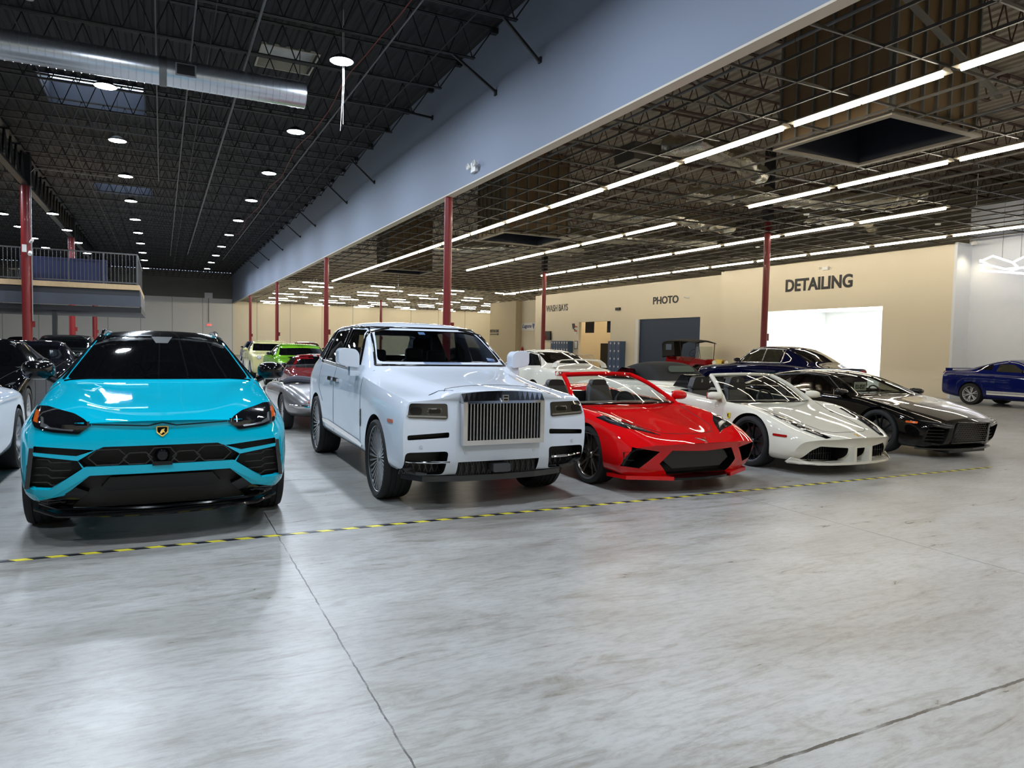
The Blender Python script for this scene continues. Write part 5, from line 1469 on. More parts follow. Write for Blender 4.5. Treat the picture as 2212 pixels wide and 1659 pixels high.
c.patch('marker_light', rpoly([(.42, .50), (.62, .505), (.62, .475), (.42, .47)], .012), 'x', M_redlens, .007, .02, .06, mirror=True, label='amber red side marker')
b = MB(); b.prism([(-.52, .05), (-.25, .0), (0, -.015), (.25, .0), (.52, .05), (.52, .2), (-.52, .2)], 'z', .14, .17); c.part('front_lip', b, P_pearl)
for sg in (1, -1):
    b = MB(); b.box(sg * .5 - .2, sg * .5 + .2, .258, .266, .26, .27)
    for k in range(10): b.box(sg * (.30 + k * .045) - .003, sg * (.30 + k * .045) + .003, .25, .27, .18, .35)
    c.part('intake_fins', b, M_hex)
M_gold = MATS['emblem_gold']
e = c.patch('emblem', rpoly([(-.022, .515), (.022, .515), (.022, .495), (-.022, .495)], .004), 'y', M_gold, .006, .01)
c.patch('shield_badge', rpoly([(1.40, .70), (1.47, .70), (1.465, .635), (1.435, .61), (1.405, .635)], .01), 'x', mat('badge_yellow', rgb(210, 190, 60), .3), .008, .02, .06, mirror=True)
c.patch('shield_figure', [(1.425, .63), (1.45, .65), (1.455, .68), (1.435, .69), (1.44, .66)], 'x', M_trim, .011, .02, .06, mirror=True)
c.line('hood_gap', [(0, .20), (.28, .22), (.42, .30), (.52, .7), (.60, 1.1), (.78, 1.45)], 'z', M_gap, .003, .001, mirror=True)
for x in (-.38, .38):
    seat(c, x, 2.30, .30, M_leather, head=False, w=.50, hgt=.70)
    b = MB(); b.prism(rpoly([(x - .20, .95), (x + .20, .95), (x + .13, 1.15), (x - .13, 1.15)], .05), 'y', 2.68, 2.80); c.part('headrest', b, M_leather)
    b = MB(); b.prism([(x - .02, 1.06), (x + .015, 1.06), (x + .02, 1.10), (x, 1.115), (x - .012, 1.09)], 'y', 2.672, 2.68); c.part('headrest_emblem', b, M_satin)
    b = MB(); b.prism(rpoly([(2.80, .9), (3.25, .95), (3.02, 1.18), (2.86, 1.16)], .05), 'x', x - .14, x + .14); c.part('roll_hoop', b, M_trim)
steering(c, .38, 2.06, .80, M_leather, .17)
b = MB(); b.prism([(1.66, .4), (1.66, .80), (1.95, .83), (2.06, .76), (2.06, .4)], 'x', -.72, .72); c.part('dashboard', b, MATS['dark_dash'])
mirror_pods(c, 1.0, 1.72, .92, P_pearl, w=.23, h=.12, stalkx=.14, stalkz=-.06)
wp = wheel_proto('gt', .345, .26, .275, (5, .24), mat('graphite_rim', rgb(62, 64, 68), .25, metal=.9))
for x, y, z in ((.83, WF, .345), (-.83, WF, .345), (.83, WR, .345), (-.83, WR, .345)): put_wheel(c, wp, x, y, z)

# ---------------------------------------------------------------- black coupe with a wide mesh grille
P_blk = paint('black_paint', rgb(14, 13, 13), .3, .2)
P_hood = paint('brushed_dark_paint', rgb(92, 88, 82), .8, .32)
c = Car('car', 'black mid-engined coupe with a brushed dark bonnet and honeycomb grille, last in the front row', 'car', (11.22, 6.58), .0, P_blk)
c.shell([
 (0.00, [(.84, .14, .30), (.92, .24, .26), (.92, .38, .22), (.86, .50, .16), (.62, .545, .08), (.42, .555, .04), (.2, .56, .02), (0, .565)]),
 (0.40, [(.92, .12, .04), (.96, .26), (.965, .44), (.94, .60), (.78, .66), (.55, .68), (.26, .69), (0, .69)]),
 (0.96, [(.93, .12), (.97, .32), (.975, .56), (.96, .74), (.84, .80), (.60, .79), (.30, .80), (0, .80)]),
 (1.32, [(.93, .12), (.95, .32), (.955, .58), (.955, .80), (.88, .85), (.78, .85), (.40, .86), (0, .865)]),
 (1.48, [(.93, .12), (.95, .32), (.955, .58), (.955, .82), (.89, .87), (.80, .89), (.42, .935), (0, .95)]),
 (2.12, [(.93, .12), (.95, .34), (.955, .62), (.955, .84), (.88, .90), (.575, 1.19), (.36, 1.23), (0, 1.245)]),
 (2.70, [(.94, .12), (.955, .34), (.96, .62), (.96, .86), (.89, .93), (.59, 1.24), (.36, 1.275), (0, 1.285)]),
 (3.35, [(.95, .14), (.97, .36), (.98, .66), (.98, .90), (.90, .98), (.58, 1.19), (.36, 1.23), (0, 1.24)]),
 (3.90, [(.95, .18), (.975, .38), (.98, .68), (.975, .90), (.88, .97), (.62, 1.06), (.38, 1.09), (0, 1.10)]),
 (4.38, [(.84, .28), (.90, .42), (.91, .64), (.89, .80), (.80, .86), (.6, .90), (.38, .91), (0, .91)]),
], bow_f=[.28, .24, .20, .14, .07, .03, .01], bow_r=.05, creases=[(3, .35, 0, 9), (4, .45, 0, 9), (5, .35, 3, 8)], rowcrease=[(0, .55), (3, .3)])
WF, WR, RZ = .98, 3.63, .345
c.arch(WF, RZ, .385); c.arch(WR, .35, .40)
cavity(c, [(1.75, .35, .74), (1.75, .85, .80), (2.15, 1.13, .52), (2.75, 1.18, .50), (3.1, 1.14, .50), (3.25, .9, .6), (3.1, .35, .70)])
c.cut(rpoly([(-.75, .90), (.75, .90), (.53, 1.165), (-.53, 1.165)], .05), 'y', 1.2, 2.45, M_trim)
sw = [rpoly([(1.78, .90), (2.90, .955), (2.86, 1.16), (2.35, 1.15)], .04)]
for p in sw: c.cut(p, 'x', .3, 1.3, M_trim, True)
c.cut(rpoly([(-.37, .53), (.37, .53), (.41, .24), (-.41, .24)], .03), 'y', -.5, .14, 2)
c.cut(rpoly([(.50, .47), (.86, .505), (.88, .26), (.56, .22)], .03), 'y', -.5, .32, 2, True)
c.finish()
c.patch('windshield', rpoly([(-.785, .885), (.785, .885), (.55, 1.18), (-.55, 1.18)], .05), 'y', G_clear, -.003, .004, .1)
for p in sw: c.patch('side_window', p, 'x', G_dark, -.003, .004, .1, mirror=True)
c.patch('quarter_window', [(3.0, .97), (3.5, 1.02), (3.3, 1.13), (3.0, 1.15)], 'x', M_tint, .004, .02, .1, mirror=True)
c.patch('side_blade', [(2.80, .30), (3.02, .30), (3.06, .98), (2.96, 1.10), (2.84, .98)], 'x', mat('carbon_blade', rgb(24, 24, 25), .3, coat=.6), .012, .02, .08, mirror=True)
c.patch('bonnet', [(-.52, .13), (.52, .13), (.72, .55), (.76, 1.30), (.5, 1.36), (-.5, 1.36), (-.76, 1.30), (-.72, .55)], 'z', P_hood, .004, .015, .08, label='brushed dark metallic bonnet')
b = MB()
w_, h_ = .062, .036
for r in range(9):
    z = .262 + r * .031
    for k in range(-6, 7):
        x = k * w_ + (w_ / 2 if r % 2 else 0)
        if abs(x) > .385: continue
        y = .05 + .12 * x * x
        pts = [(x + w_ * .5, z), (x + w_ * .18, z + h_ * .42), (x - w_ * .18, z + h_ * .42), (x - w_ * .5, z)]
        for p, q in zip(pts[:-1], pts[1:]): b.bar((p[0], y, p[1]), (q[0], y, q[1]), .006, .006)
c.part('honeycomb_grille', b, mat('grille_gloss', rgb(92, 88, 82), .3, metal=.6))
c.line('grille_frame', [(-.39, .545), (.39, .545), (.43, .23), (-.43, .23), (-.39, .545)], 'y', M_trim, .016, .0, n=8)
for sg in (1, -1):
    f = (lambda p: p) if sg > 0 else mir
    h = c.patch('headlight', f([(.90, .59), (.46, .525), (.44, .47), (.60, .47), (.86, .515)]), 'y', M_lampblk, .006, .03, .05)
    c.patch('light_strip', f([(.87, .575), (.50, .52), (.49, .508), (.87, .562)]), 'y', M_lampint, .010, .01, .05, parent=h)
    c.patch('light_strip', f([(.80, .53), (.50, .487), (.49, .478), (.80, .518)]), 'y', M_lampint, .010, .01, .05, parent=h)
    b = MB()
    for z in (.28, .33, .38, .43): b.bar((sg * .54, .16, z), (sg * .87, .26, z + .01), .02, .008)
    c.part('intake_slats', b, M_hex)
c.patch('marker_light', rpoly([(.33, .555), (.50, .56), (.50, .53), (.33, .525)], .012), 'x', M_amber, .007, .02, .06, mirror=True)
b = MB(); b.prism([(-.86, .40), (-.68, .17), (-.4, .07), (0, .03), (.4, .07), (.68, .17), (.86, .40)], 'z', .13, .155); c.part('front_splitter', b, MATS['carbon_blade'])
b = MB(); b.prism([(-.45, .12), (.45, .12), (.4, .4), (-.4, .4)], 'z', .08, .12); c.part('under_tray', b, M_trim)
M_redseat = mat('maroon_leather', rgb(70, 26, 22), .45)
for x in (-.36, .36): seat(c, x, 2.45, .28, M_redseat, w=.46, hgt=.66)
steering(c, .36, 2.02, .84, M_leather, .17)
b = MB(); b.prism([(1.72, .4), (1.72, .88), (1.95, .88), (2.04, .80), (2.04, .4)], 'x', -.72, .72); c.part('dashboard', b, MATS['dark_dash'])
b = MB(); b.box(-.15, .15, 0, .006, -.075, .075); o = c.part('number_plate', b, mat('plate_white', rgb(214, 212, 196), .5)); o.location = (-.32, 1.70, 1.0); o.location = (-.22, 1.88, 1.0)
text_obj('plate_lettering', 'RX-0587', 1, (0, -.004, -.01), (PI / 2, 0, 0), M_ink, .002, .01, fit=(.25, .085), parent=o)
mirror_pods(c, .99, 1.68, .92, M_trim, w=.24, h=.12, stalkx=.14, stalkz=-.05)
c.line('roof_trim', [(1.70, .89), (2.25, 1.17), (2.75, 1.20), (3.4, 1.13)], 'x', M_satin, .007, .004, mirror=True)
for x, y, z in ((.83, WF, .345), (-.83, WF, .345), (.83, WR, .345), (-.83, WR, .345)): put_wheel(c, wp, x, y, z)
# ---------------------------------------------------------------- the other cars in the hall
def gcar(label, loc, rz, pm, L=4.6, W=.93, H=1.38, hood=.92, nose=.72, cow=1.35, wst=2.1, rt=3.0, rgb_=3.9, deck=.95, tail=.9, wb=2.7, fo=.9, wr=.33, rs=.56, zb=.18, roofm=None, glass=None, lights='slim', grille=True, wheel='plain', level=2, sg_trim=M_trim, bonnet=None, sidewin=True, rearwin=True, lamps_rear=False, name='car', belt=None, opening=None):
    c = Car(name, label, 'car', loc, rz, pm)
    bz = belt or (hood + .02)
    def S(y, w, top5, z5, z7, sh, z4=None, dy=None):
        z4 = z4 if z4 else sh + .06
        return (y, [(w * .94, zb), (w * .985, zb + .18), (w, (zb + sh) / 2 + .06), (w * .985, sh), (w * .92, z4), (top5, z5), (top5 * .6, (z5 * .35 + z7 * .65)), (0, z7)])
    e = [(W * .86, zb + .04, .16), (W * .95, zb + .17, .11), (W * .96, (zb + nose) / 2 + .05, .10), (W * .93, nose - .08, .12), (W * .84, nose - .01, .12), (W * .6, nose, .06), (W * .3, nose + .01, .02), (0, nose + .012)]
    st = [(0, e),
          S(.35, W * .985, W * .66, nose + .08, nose + .10, nose - .02),
          S(fo, W, W * .68, hood - .05, hood - .02, hood - .12),
          S(cow - .1, W, W * .80, hood + .0, hood + .02, hood - .08),
          S(cow + .12, W, W * .83, hood + .06, hood + .13, bz - .07),
          S(wst, W, rs, H - .05, H - .01, bz - .06),
          S((wst + rt) / 2, W, rs + .015, H - .02, H + .02, bz - .04),
          S(rt, W, rs, H - .06, H - .01, bz - .03),
          S(rgb_ - .08, W, W * .72, deck + .05, deck + .08, deck - .10),
          S(min(L - .25, rgb_ + .25), W * .985, W * .68, deck - .0, deck + .01, deck - .10),
          (L, [(W * .86, zb + .1), (W * .93, zb + .25), (W * .93, (zb + tail) / 2 + .05), (W * .9, tail - .08), (W * .8, tail - .01), (W * .6, tail), (W * .3, tail + .01), (0, tail + .01)])]
    c.shell(st, bow_f=[.14, .12, .10, .08, .06, .03, .01], bow_r=.06, creases=[(3, .3, 0, 10), (4, .4, 0, 10), (5, .4, 4, 8)], rowcrease=[(0, .45), (10, .4)], level=level)
    c.arch(fo, wr, wr + .045); c.arch(fo + wb, wr, wr + .045)
    if opening: c.cut(rpoly(opening, .06), 'z', .35, 2, M_leather)
    if grille: c.cut(rpoly([(-W * .55, nose - .12), (W * .55, nose - .12), (W * .5, zb + .12), (-W * .5, zb + .12)], .03), 'y', -.6, .12, 2)
    c.finish()
    g = glass or M_tint
    c.cfg = (L, W, H, hood, cow, wst, rt, rgb_, deck, bz, rs)
    if not opening:
        b = W * .80
        c.patch('windshield', rpoly([(-b, hood + .055), (b, hood + .055), (rs - .02, H - .055), (-rs + .02, H - .055)], .04), 'y', g, .004, .015, .12)
        if rearwin: c.patch('rear_window', rpoly([(-W * .70, deck + .09), (W * .70, deck + .09), (rs - .03, H - .075), (-rs + .03, H - .075)], .04), 'r', g, .004, .015, .12)
        if sidewin:
            ya = cow + .42; m = (wst + rt) / 2 + .15; yb = rgb_ - .30
            c.patch('side_window', rpoly([(ya, bz + .04), (m, bz + .05), (m, H - .09), (wst + .08, H - .11)], .03), 'x', g, .004, .015, .12, mirror=True)
            c.patch('side_window', rpoly([(m + .07, bz + .05), (yb, bz + .08), (rt + .12, H - .15), (m + .07, H - .095)], .03), 'x', g, .004, .015, .12, mirror=True)
            c.line('window_trim', [(ya - .08, bz + .02), (wst + .05, H - .085), (m, H - .065), (rt + .12, H - .12), (yb + .05, bz + .06)], 'x', sg_trim, .011, .003, mirror=True)
    if roofm: c.patch('roof_panel', [(-rs, wst + .05), (rs, wst + .05), (rs, rt), (-rs, rt)], 'z', roofm, .004, .015, .15)
    if lights == 'slim': c.patch('headlight', rpoly([(W * .60, nose - .02), (W * .92, nose + .0), (W * .94, nose - .10), (W * .62, nose - .13)], .03), 'y', M_lampblk, .005, .03, .06, mirror=True)
    if lights == 'round':
        for s_ in (1, -1):
            h, nn = c.hit(s_ * W * .70, nose - .08, 'y'); b = MB(); b.lathe([(.03, .09), (-.03, .09), (-.035, .075)], 20, 'y', tuple(h)); q = c.part('headlight', b, M_chrome, smooth=True)
            b = MB(); b.lathe([(-.032, .076), (-.05, .04), (-.055, 0)], 20, 'y', tuple(h)); c.part('headlight_lens', b, mat('lamp_glass', rgb(200, 204, 206), .08, coat=1), q, smooth=True)
    c.patch('tail_light', rpoly([(W * .50, tail - .05), (W * .88, tail - .04), (W * .90, tail - .15), (W * .52, tail - .17)], .02), 'r', M_redlens, .005, .03, .08, mirror=True)
    for y in (cow + .18, (wst + rt) / 2 + .22): c.line('door_gap', [(y, zb + .12), (y, bz - .02)], 'x', M_gap, .004, mirror=True)
    c.line('hood_gap', [(W * .62, .2), (W * .74, fo), (W * .82, cow - .02)], 'z', M_gap, .0035, .001, mirror=True)
    mirror_pods(c, W + .07, cow + .38, bz + .09, sg_trim if sg_trim is not M_chrome else pm, w=.2, h=.13, stalkx=.12, stalkz=-.06)
    if wheel == 'plain': wp = wheel_proto('plain%.2f' % wr, wr, .24, wr * .74, (5, .2), M_silver, tread=False)
    else: wp = wheel
    for x in (W - .12, -W + .12):
        for y in (fo, fo + wb): put_wheel(c, wp, x, y, wr)
    return c
P_lb = paint('pale_white_paint', rgb(222, 228, 238))
gcar('white car cut off by the left edge of the picture with a chrome-spoked wheel', (-2.50, 6.3), 0, P_lb, L=4.8, W=.97, H=1.38, hood=.90, nose=.74, wr=.36, fo=.95, wb=2.95, cow=1.4, wst=2.1, rt=2.9, rgb_=4.1, deck=.96, tail=.86, rs=.5)
P_bk2 = paint('deep_black_paint', rgb(8, 8, 10), coat=.2)
c = gcar('glossy black saloon with chrome-edged side windows behind the white car at the far left', (-2.95, 13.2), 0, P_bk2, L=4.9, W=.97, H=1.53, hood=1.02, nose=.80, cow=1.4, wst=2.1, rt=3.2, rgb_=4.3, deck=1.12, tail=1.05, wr=.36, wb=2.9, sg_trim=M_chrome, glass=M_tint, rs=.60)
c = gcar('dark low saloon just behind the glossy black one on the left', (-2.9, 19.6), 0, paint('blue_black_paint', rgb(14, 15, 22)), L=4.7, W=.93, H=1.48, hood=.98, nose=.76, sg_trim=M_chrome, wb=2.8)
c = gcar('boxy dark off-road car with a flat bonnet beside the black post, left background', (-3.1, 28.0), 0, paint('dark_green_black_paint', rgb(16, 20, 20)), L=4.6, W=.95, H=1.66, hood=1.16, nose=1.06, cow=1.35, wst=1.75, rt=3.9, rgb_=4.5, deck=1.2, tail=1.1, rs=.74, zb=.35, wr=.40, glass=M_tint, lights='round', belt=1.18)
c = gcar('dark estate car right of the black post under the mezzanine', (-3.9, 37.5), 0, P_bk2, L=4.7, W=.95, H=1.66, hood=1.10, nose=.95, cow=1.35, wst=1.9, rt=3.9, rgb_=4.5, deck=1.2, tail=1.1, rs=.72, zb=.3, wr=.38)
c = gcar('distant black car under the mezzanine, farthest on the left', (-6.5, 42.0), 0, P_bk2, L=4.8, W=.95, H=1.55, hood=1.0, nose=.85)
# silver roadster, tail towards us
P_sil = paint('silver_metallic', rgb(148, 146, 148), .7, .3)
c = Car('car', 'silver vintage roadster seen from behind with chrome bumper and wood-rimmed wheel, between the two SUVs', 'car', (2.70, 16.7), PI, P_sil)
def RS(y, w, sh, z5, z7, zb=.2): return (y, [(w * .9, zb), (w * .97, zb + .15), (w, (zb + sh) / 2), (w * .97, sh), (w * .84, z5 + .01), (w * .62, z5), (w * .3, z5 * .4 + z7 * .6), (0, z7)])
c.shell([RS(0, .42, .52, .54, .56, .36), RS(.35, .62, .56, .62, .64, .26), RS(.95, .80, .66, .74, .74), RS(1.7, .80, .70, .78, .82), RS(2.2, .80, .72, .79, .84), RS(3.0, .80, .74, .80, .82), RS(3.5, .80, .76, .82, .84), RS(4.0, .74, .66, .74, .76, .26), RS(4.3, .62, .54, .62, .64, .34), RS(4.42, .5, .5, .54, .56, .38)], bow_f=.12, bow_r=.10, rowcrease=[(0, .1)])
c.arch(.95, .32, .36); c.arch(3.4, .32, .35)
c.cut(rpoly([(-.60, 2.2), (.60, 2.2), (.60, 3.1), (-.60, 3.1)], .08), 'z', .3, 2, M_leather); c.finish()
windscreen(c, (.62, 2.1, .80), (.52, 2.42, 1.12), G_clear, M_chrome, bulge=.16, fr=.012, hdr=.012)
b = MB(); P = [(.66 * math.cos(t), 3.08 + .22 * math.sin(t), .84 + .05 * math.sin(t * 2) ** 2) for t in [PI * k / 16 for k in range(17)]]
b.tube(P, [.05 + .025 * math.sin(PI * k / 16) for k in range(17)], 10); c.part('folded_hood', b, mat('grey_cloth', rgb(74, 74, 84), .8, noise=.1), smooth=True)
b = MB(); M_wood = mat('wood_rim', rgb(120, 70, 40), .3, coat=.5)
b.tube([(-.32 + .19 * math.cos(t), 2.50, .88 + .19 * math.sin(t)) for t in [2 * PI * k / 24 for k in range(25)]], .013, 8, caps=False); b.bar((-.51, 2.5, .88), (-.13, 2.5, .88), .02, .01); c.part('steering_wheel', b, M_wood, smooth=True)
for x in (-.3, .3): seat(c, x, 2.65, .3, M_leather, head=False, w=.42, hgt=.5)
for sg in (1, -1):
    b = MB(); b.tube([(sg * .20, 4.50, .47), (sg * .45, 4.46, .47), (sg * .62, 4.32, .475), (sg * .72, 4.05, .48)], [.03, .035, .03, .02], 10); c.part('chrome_bumper', b, M_chrome, smooth=True)
    b = MB(); b.lathe([(0, .0), (.01, .05), (.04, .055), (.06, .03), (.065, 0)], 14, 'y', (sg * .42, 4.36, .555)); c.part('tail_light', b, M_amber, smooth=True, label='amber tail light')
mirror_pods(c, .80, 2.3, .92, M_chrome, w=.12, h=.1, stalkx=.08, stalkz=-.08, d=.08)
wp = wheel_proto('wire', .32, .18, .22, 'fan', M_chrome, tread=False)
for x in (.68, -.68):
    for y in (.95, 3.4): put_wheel(c, wp, x, y, .32)
# red striped coupe facing us
P_dred = paint('deep_red_paint', rgb(120, 14, 20))
c = gcar('red coupe with grey roof stripes seen between the two SUVs', (3.9, 17.7), 0, P_dred, L=4.5, W=.95, H=1.24, hood=.84, nose=.62, cow=1.5, wst=2.25, rt=3.0, rgb_=3.8, deck=.88, tail=.85, wr=.33, rs=.55, lights='slim', roofm=None)
c.patch('roof_stripe', [(.06, 2.2), (.16, 2.2), (.16, 3.1), (.06, 3.1)], 'z', mat('stripe_grey', rgb(150, 150, 150), .3), .006, .01, .1, mirror=True)
# green coupe
P_grn = paint('lime_green_paint', rgb(104, 160, 34))
c = gcar('bright lime green muscle coupe with a black bonnet panel behind the red coupe', (4.3, 23.1), 0, P_grn, L=5.0, W=.98, H=1.50, hood=1.06, nose=.88, cow=1.6, wst=2.3, rt=3.3, rgb_=4.2, deck=1.12, tail=1.05, wr=.37, wb=2.95, rs=.66)
c.patch('bonnet_stripe', [(.12, .3), (.50, .3), (.55, 1.4), (.12, 1.4)], 'z', M_trim, .005, .01, .1, mirror=True)
c = gcar('pale yellow classic pickup-style car behind the lime green coupe', (4.3, 31.0), 0, paint('cream_yellow_paint', rgb(196, 190, 136)), L=4.9, W=.97, H=1.60, hood=1.10, nose=.98, cow=1.5, wst=1.95, rt=2.9, rgb_=3.3, deck=1.12, tail=1.1, wr=.36, rs=.70, sg_trim=M_chrome, lights='round')
c = gcar('small distant maroon and white car left of the white SUV roof', (8.6, 46), 0, paint('maroon_paint', rgb(96, 30, 26)), L=4.6, W=.95, H=1.58, hood=1.05, nose=.9, roofm=P_white, rs=.68)
c = gcar('distant dark blue car seen through the gap beside the green coupe', (6.5, 56), 0, paint('distant_blue_paint', rgb(30, 40, 70)), L=4.6, W=.95, H=1.55, hood=1.0, nose=.9)
# white winged coupe, tail towards us
P_wh2 = paint('warm_white_paint', rgb(226, 222, 210))
c = gcar('white two-door with a tall hoop rear wing behind the red sports car', (9.85, 20.35), PI - .0, P_wh2, L=4.7, W=.97, H=1.50, hood=.98, nose=.78, cow=1.35, wst=2.0, rt=3.1, rgb_=4.05, deck=1.06, tail=1.0, wr=.33, wb=2.7, rs=.58, glass=G_dark if 0 else M_tint)
b = MB(); P = [(-.78, 4.42, 1.06), (-.74, 4.40, 1.16), (-.60, 4.38, 1.245), (-.35, 4.38, 1.265), (0, 4.38, 1.27), (.35, 4.38, 1.265), (.60, 4.38, 1.245), (.74, 4.40, 1.16), (.78, 4.42, 1.06)]
for p, q in zip(P[:-1], P[1:]): b.bar(p, q, .03, .14) if 0 else None
vs = []; fs = []
for (x, y, z) in P:
    vs += [(x, y - .10, z - .012), (x, y + .09, z + .01), (x, y + .10, z - .012), (x, y - .08, z - .035)] if abs(x) < .7 else [(x, y - .12, z), (x, y + .10, z), (x * .95, y + .10, z - .01), (x * .95, y - .12, z - .01)]
for i in range(len(P) - 1):
    for k in range(4): fs.append((i * 4 + k, (i + 1) * 4 + k, (i + 1) * 4 + (k + 1) % 4, i * 4 + (k + 1) % 4))
b.add(vs, fs); c.part('rear_wing', b, P_wh2, smooth=True)
c = gcar('dark saloon roof just visible left of the white winged two-door', (10.4, 27.5), PI, P_bk2, L=4.7, W=.93, H=1.50, hood=.98)
# soft-top convertible, tail towards us
c = Car('car', 'white convertible with a raised black fabric top and oval rear window, behind the white roadster', 'car', (10.1, 15.5), PI, P_wh2)
st = [RS(0, .78, .62, .66, .68, .3), RS(.35, .88, .70, .76, .78), RS(.95, .92, .76, .84, .86), RS(1.5, .92, .80, .88, .92), RS(2.9, .92, .82, .90, .92), RS(3.6, .92, .82, .92, .94), RS(4.1, .88, .78, .88, .90, .28), RS(4.4, .78, .70, .80, .82, .34)]
c.shell(st, bow_f=.10, bow_r=.06); c.arch(.95, .33, .37); c.arch(3.4, .33, .37); c.finish()
M_cloth = mat('black_canvas', rgb(24, 24, 24), .85, noise=.15)
tb = bmesh.new(); 
top = Car.__new__(Car); 
mb = MB(); prof = [(1.45, .90, .78), (1.7, 1.05, .72), (2.15, 1.26, .60), (2.7, 1.31, .59), (3.14, 1.27, .60), (3.36, 1.04, .66), (3.66, .90, .74)]
vs = []; fs = []
for (y, z, x) in prof: vs += [(-x - .03, y, min(z, .88)), (-x, y, z - .05), (-x * .6, y, z), (0, y, z + .015), (x * .6, y, z), (x, y, z - .05), (x + .03, y, min(z, .88))]
for i in range(len(prof) - 1):
    for k in range(6): fs.append((i * 7 + k, i * 7 + k + 1, (i + 1) * 7 + k + 1, (i + 1) * 7 + k))
mb.add(vs, fs); o = c.part('fabric_top', mb, M_cloth); md = o.modifiers.new('s', 'SUBSURF'); md.levels = 2; md.render_levels = 2
sm = bpy.data.objects['fabric_top'].data; smooth_mesh(o.data, 80)
b = MB(); pl = rpoly([(-.36, -.085), (.36, -.085), (.31, .085), (-.31, .085)], .08, 5); b.prism(pl, 'y', -.01, .01); w_ = c.part('rear_window', b, mat('oval_glass', rgb(90, 100, 92), .05, coat=1)); w_.location = (0, 3.31, 1.155); w_.rotation_euler = (.72, 0, 0)
for sg in (1, -1):
    b = MB(); b.prism(rpoly([(1.75, .93), (2.7, .93), (2.6, 1.14), (2.2, 1.16)], .04), 'x', sg * .70, sg * .765); c.part('side_window', b, M_tint)
    b = MB(); b.prism(rpoly([(sg * .45, .70), (sg * .80, .70), (sg * .80, .60), (sg * .45, .60)], .02), 'y', 4.36, 4.45); c.part('tail_light', b, M_redlens)
wp = wheel_proto('plain0.33', .33, .24, .24, (5, .2), M_satin, tread=False)
for x in (.8, -.8):
    for y in (.95, 3.4): put_wheel(c, wp, x, y, .33)
# long navy saloon, tail towards us
P_navy = paint('navy_paint', rgb(9, 12, 52))
M_navytint = glass_mat('limo_glass', (.34, .36, .34, 1))
c = gcar('long navy blue luxury saloon with chrome window frames, in front of the bright detailing bay', (17.8, 19.6), PI, P_navy, L=5.5, W=.95, H=1.75, hood=1.16, nose=1.0, cow=1.75, wst=2.35, rt=3.9, rgb_=4.75, deck=1.20, tail=1.12, wr=.38, wb=3.3, fo=.9, rs=.64, sg_trim=M_chrome, sidewin=False, belt=1.20)
c.patch('side_window', rpoly([(2.1, 1.24), (3.0, 1.25), (3.0, 1.63), (2.50, 1.61)], .04), 'x', mat('opaque_beige_glass', rgb(58, 56, 46), .04, coat=1), .004, .015, .12, mirror=True)  # opaque glossy glass in one even dark beige
c.patch('side_window', rpoly([(3.08, 1.25), (3.72, 1.26), (3.72, 1.61), (3.08, 1.63)], .04), 'x', MATS['opaque_beige_glass'], .004, .015, .12, mirror=True)
for pts in ([(2.0, 1.21), (2.45, 1.63), (3.04, 1.66), (3.78, 1.64), (3.80, 1.23), (3.04, 1.225), (2.0, 1.21)], [(3.04, 1.22), (3.04, 1.66)]): c.line('window_frame', pts, 'x', M_chrome, .022, .006, mirror=True, n=8)
c.line('beltline_trim', [(.4, 1.02), (1.8, 1.13), (3.8, 1.15), (5.0, 1.10)], 'x', M_chrome, .010, .004, mirror=True)
# antique touring car
c = Car('car', 'antique dark red open touring car with a black canvas top by the navy door', 'car', (24.0, 26.2), 0, paint('antique_red_paint', rgb(140, 24, 26)))
P_ant = c.paint
b = MB(); b.prism([(0.30, .62), (.30, 1.10), (1.15, 1.16), (1.25, 1.05), (1.35, 1.0), (2.1, 1.02), (2.15, 1.20), (2.3, 1.05), (3.1, 1.08), (3.25, 1.22), (3.3, .9), (3.2, .62)], 'x', -.58, .58); c.part('tub', b, P_ant)
b = MB(); b.prism([(-.34, .60), (.34, .60), (.34, 1.05), (.22, 1.14), (-.22, 1.14), (-.34, 1.05)], 'y', .0, .32); r_ = c.part('radiator', b, mat('brass', rgb(170, 140, 70), .25, metal=1))
b = MB(); b.prism([(-.36, .60), (.36, .60), (.36, 1.05), (.24, 1.13), (-.24, 1.13), (-.36, 1.05)], 'y', .04, 1.1); c.part('bonnet', b, P_ant)
b = MB()
vs = []; fs = []
tp = [(.95, 1.98, .66), (1.3, 2.05, .68), (2.2, 2.10, .70), (3.1, 2.08, .70), (3.5, 1.95, .68), (3.55, 1.25, .60)]
for (y, z, x) in tp: vs += [(-x, y, z - .07), (-x * .6, y, z), (0, y, z + .03), (x * .6, y, z), (x, y, z - .07), (x, y, z - .10), (0, y, z - .01), (-x, y, z - .10)]
for i in range(len(tp) - 1):
    for k in range(8): fs.append((i * 8 + k, (i + 1) * 8 + k, (i + 1) * 8 + (k + 1) % 8, i * 8 + (k + 1) % 8))
b.add(vs, fs); b.prism([(2.5, 1.3), (2.6, 2.02), (3.45, 1.98), (3.5, 1.2)], 'x', -.66, -.64); c.part('canvas_top', b, M_cloth)
b = MB(); b.prism([(2.75, 1.55), (3.2, 1.55), (3.2, 1.85), (2.75, 1.85)], 'x', -.675, -.66); c.part('top_window', b, mat('celluloid', rgb(96, 110, 128), .2))
for sx in (-.6, .6):
    b = MB(); b.tube([(sx, 1.05, 1.1), (sx, 1.0, 1.95)], .02, 6); c.part('top_bow', b, M_black)
    b = MB(); b.tube([(sx, 2.0, 1.1), (sx, 2.2, 2.0)], .015, 6); c.part('top_bow', b, M_black)
b = MB(); b.box(-.55, .55, 1.08, 1.10, 1.15, 1.75); c.part('windshield', b, G_clear)
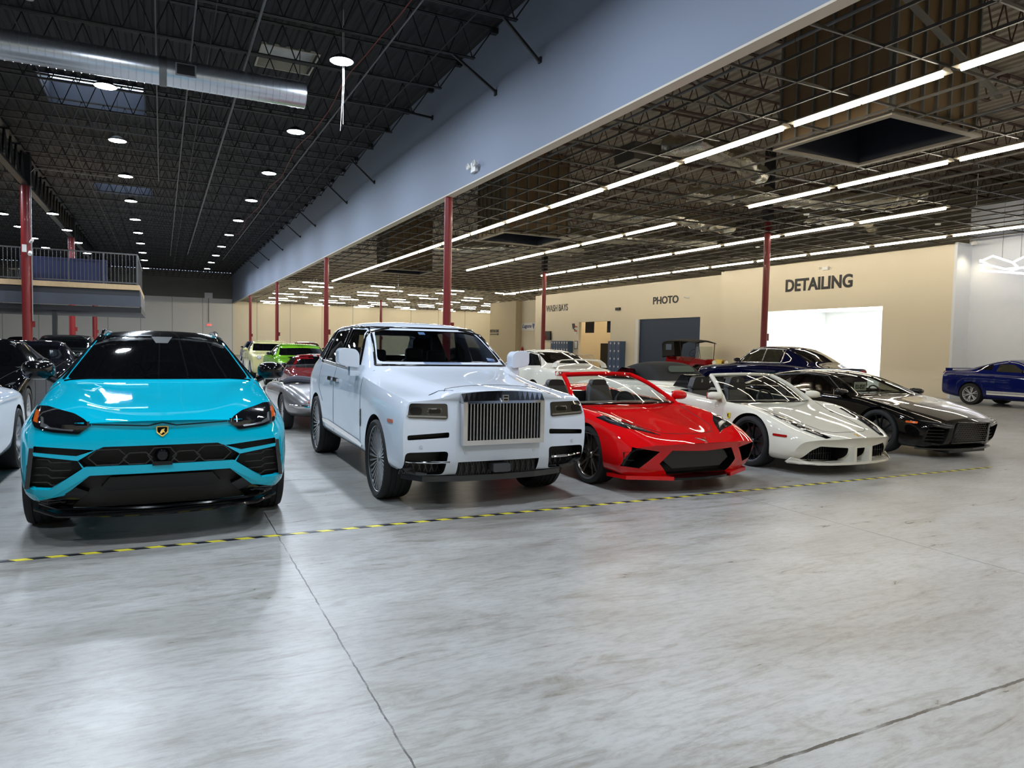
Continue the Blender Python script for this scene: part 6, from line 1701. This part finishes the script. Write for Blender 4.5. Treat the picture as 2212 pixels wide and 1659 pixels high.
b = MB(); b.tube([(-.3 + .2 * math.cos(t), 1.55 - .1 * math.sin(t), 1.42 + .17 * math.sin(t)) for t in [2 * PI * k / 20 for k in range(21)]], .014, 6, caps=False); b.tube([(-.3, 1.2, 1.1), (-.3, 1.55, 1.42)], .015, 6); c.part('steering_wheel', b, M_black)
for sg in (1, -1):
    b = MB(); b.lathe([(-.02, .13), (0, .14), (.1, .10), (.14, .0)], 18, 'y', (sg * .38, -.08, .98)); b.tube([(sg * .38, 0, .9), (sg * .38, 0, .6)], .015, 6); h = c.part('headlight', b, MATS['brass'], smooth=True)
    b = MB(); b.lathe([(-.02, .12), (-.025, 0)], 18, 'y', (sg * .38, -.08, .98)); c.part('headlight_lens', b, mat('lamp_lens_white', rgb(214, 208, 190), .1), h)
    b = MB(); P = [(sg * .72, .55 + .48 * math.cos(t), .42 + .46 * math.sin(t)) for t in [PI * k / 10 for k in range(11)]][::-1]
    for p, q in zip(P[:-1], P[1:]): b.bar(p, q, .26, .015)
    P = [(sg * .72, 2.9 + .48 * math.cos(t), .42 + .46 * math.sin(t)) for t in [PI * k / 10 for k in range(11)]][::-1]
    for p, q in zip(P[:-1], P[1:]): b.bar(p, q, .26, .015)
    b.box(sg * .72 - .12, sg * .72 + .12, 1.03, 2.42, .38, .41); c.part('fender', b, M_trim)
wp = wheel_proto('antique', .40, .10, .33, (6, 0), mat('wheel_wood', rgb(60, 24, 20), .5), tread=False, disc=False)
for x in (.72, -.72):
    for y in (.55, 2.9): put_wheel(c, wp, x, y, .40)
# blue striped pony car on the right
P_blu = paint('royal_blue_paint', rgb(12, 24, 92))
whm = wheel_proto('pony', .345, .27, .25, (6, .15), M_silver)
c = gcar('royal blue muscle coupe with white side stripes, cut off by the right edge', (24.2, 10.15), 0, P_blu, L=4.75, W=.94, H=1.47, hood=1.0, nose=.82, cow=1.75, wst=2.45, rt=3.15, rgb_=4.0, deck=1.10, tail=1.08, wr=.345, wb=2.75, fo=1.0, rs=.58, sidewin=False, wheel=whm, belt=1.02, glass=M_tint)
c.patch('side_window', rpoly([(2.2, 1.08), (3.05, 1.09), (3.02, 1.32), (2.62, 1.32)], .03), 'x', MATS['opaque_beige_glass'], .004, .015, .1, mirror=True)
c.patch('quarter_window', rpoly([(3.20, 1.12), (3.72, 1.15), (3.35, 1.28), (3.2, 1.30)], .03), 'x', M_tint, .004, .015, .1, mirror=True)
for z in (.36, .425, .445, .465): c.patch('side_stripe', [(1.45, z), (3.25, z), (3.25, z + (.05 if z == .36 else .012)), (1.45, z + (.05 if z == .36 else .012))], 'x', M_white, .006, .012, .15, mirror=True)
c.line('arch_crease', [(3.36, .42), (3.40, .68), (3.60, .82), (3.80, .85), (4.0, .82), (4.18, .68), (4.2, .5)], 'x', P_blu, .018, .0, mirror=True, n=8)
b = MB(); b.prism([(-.74, 4.45), (.74, 4.45), (.72, 4.72), (-.72, 4.72)], 'z', 1.13, 1.155); b.box(-.74, -.68, 4.5, 4.7, 1.04, 1.14); b.box(.68, .74, 4.5, 4.7, 1.04, 1.14); c.part('spoiler', b, P_blu)
for o in bpy.data.objects:
    if 'proto' in o: del o['proto']
    if 'kind' in o and 'category' in o: pass
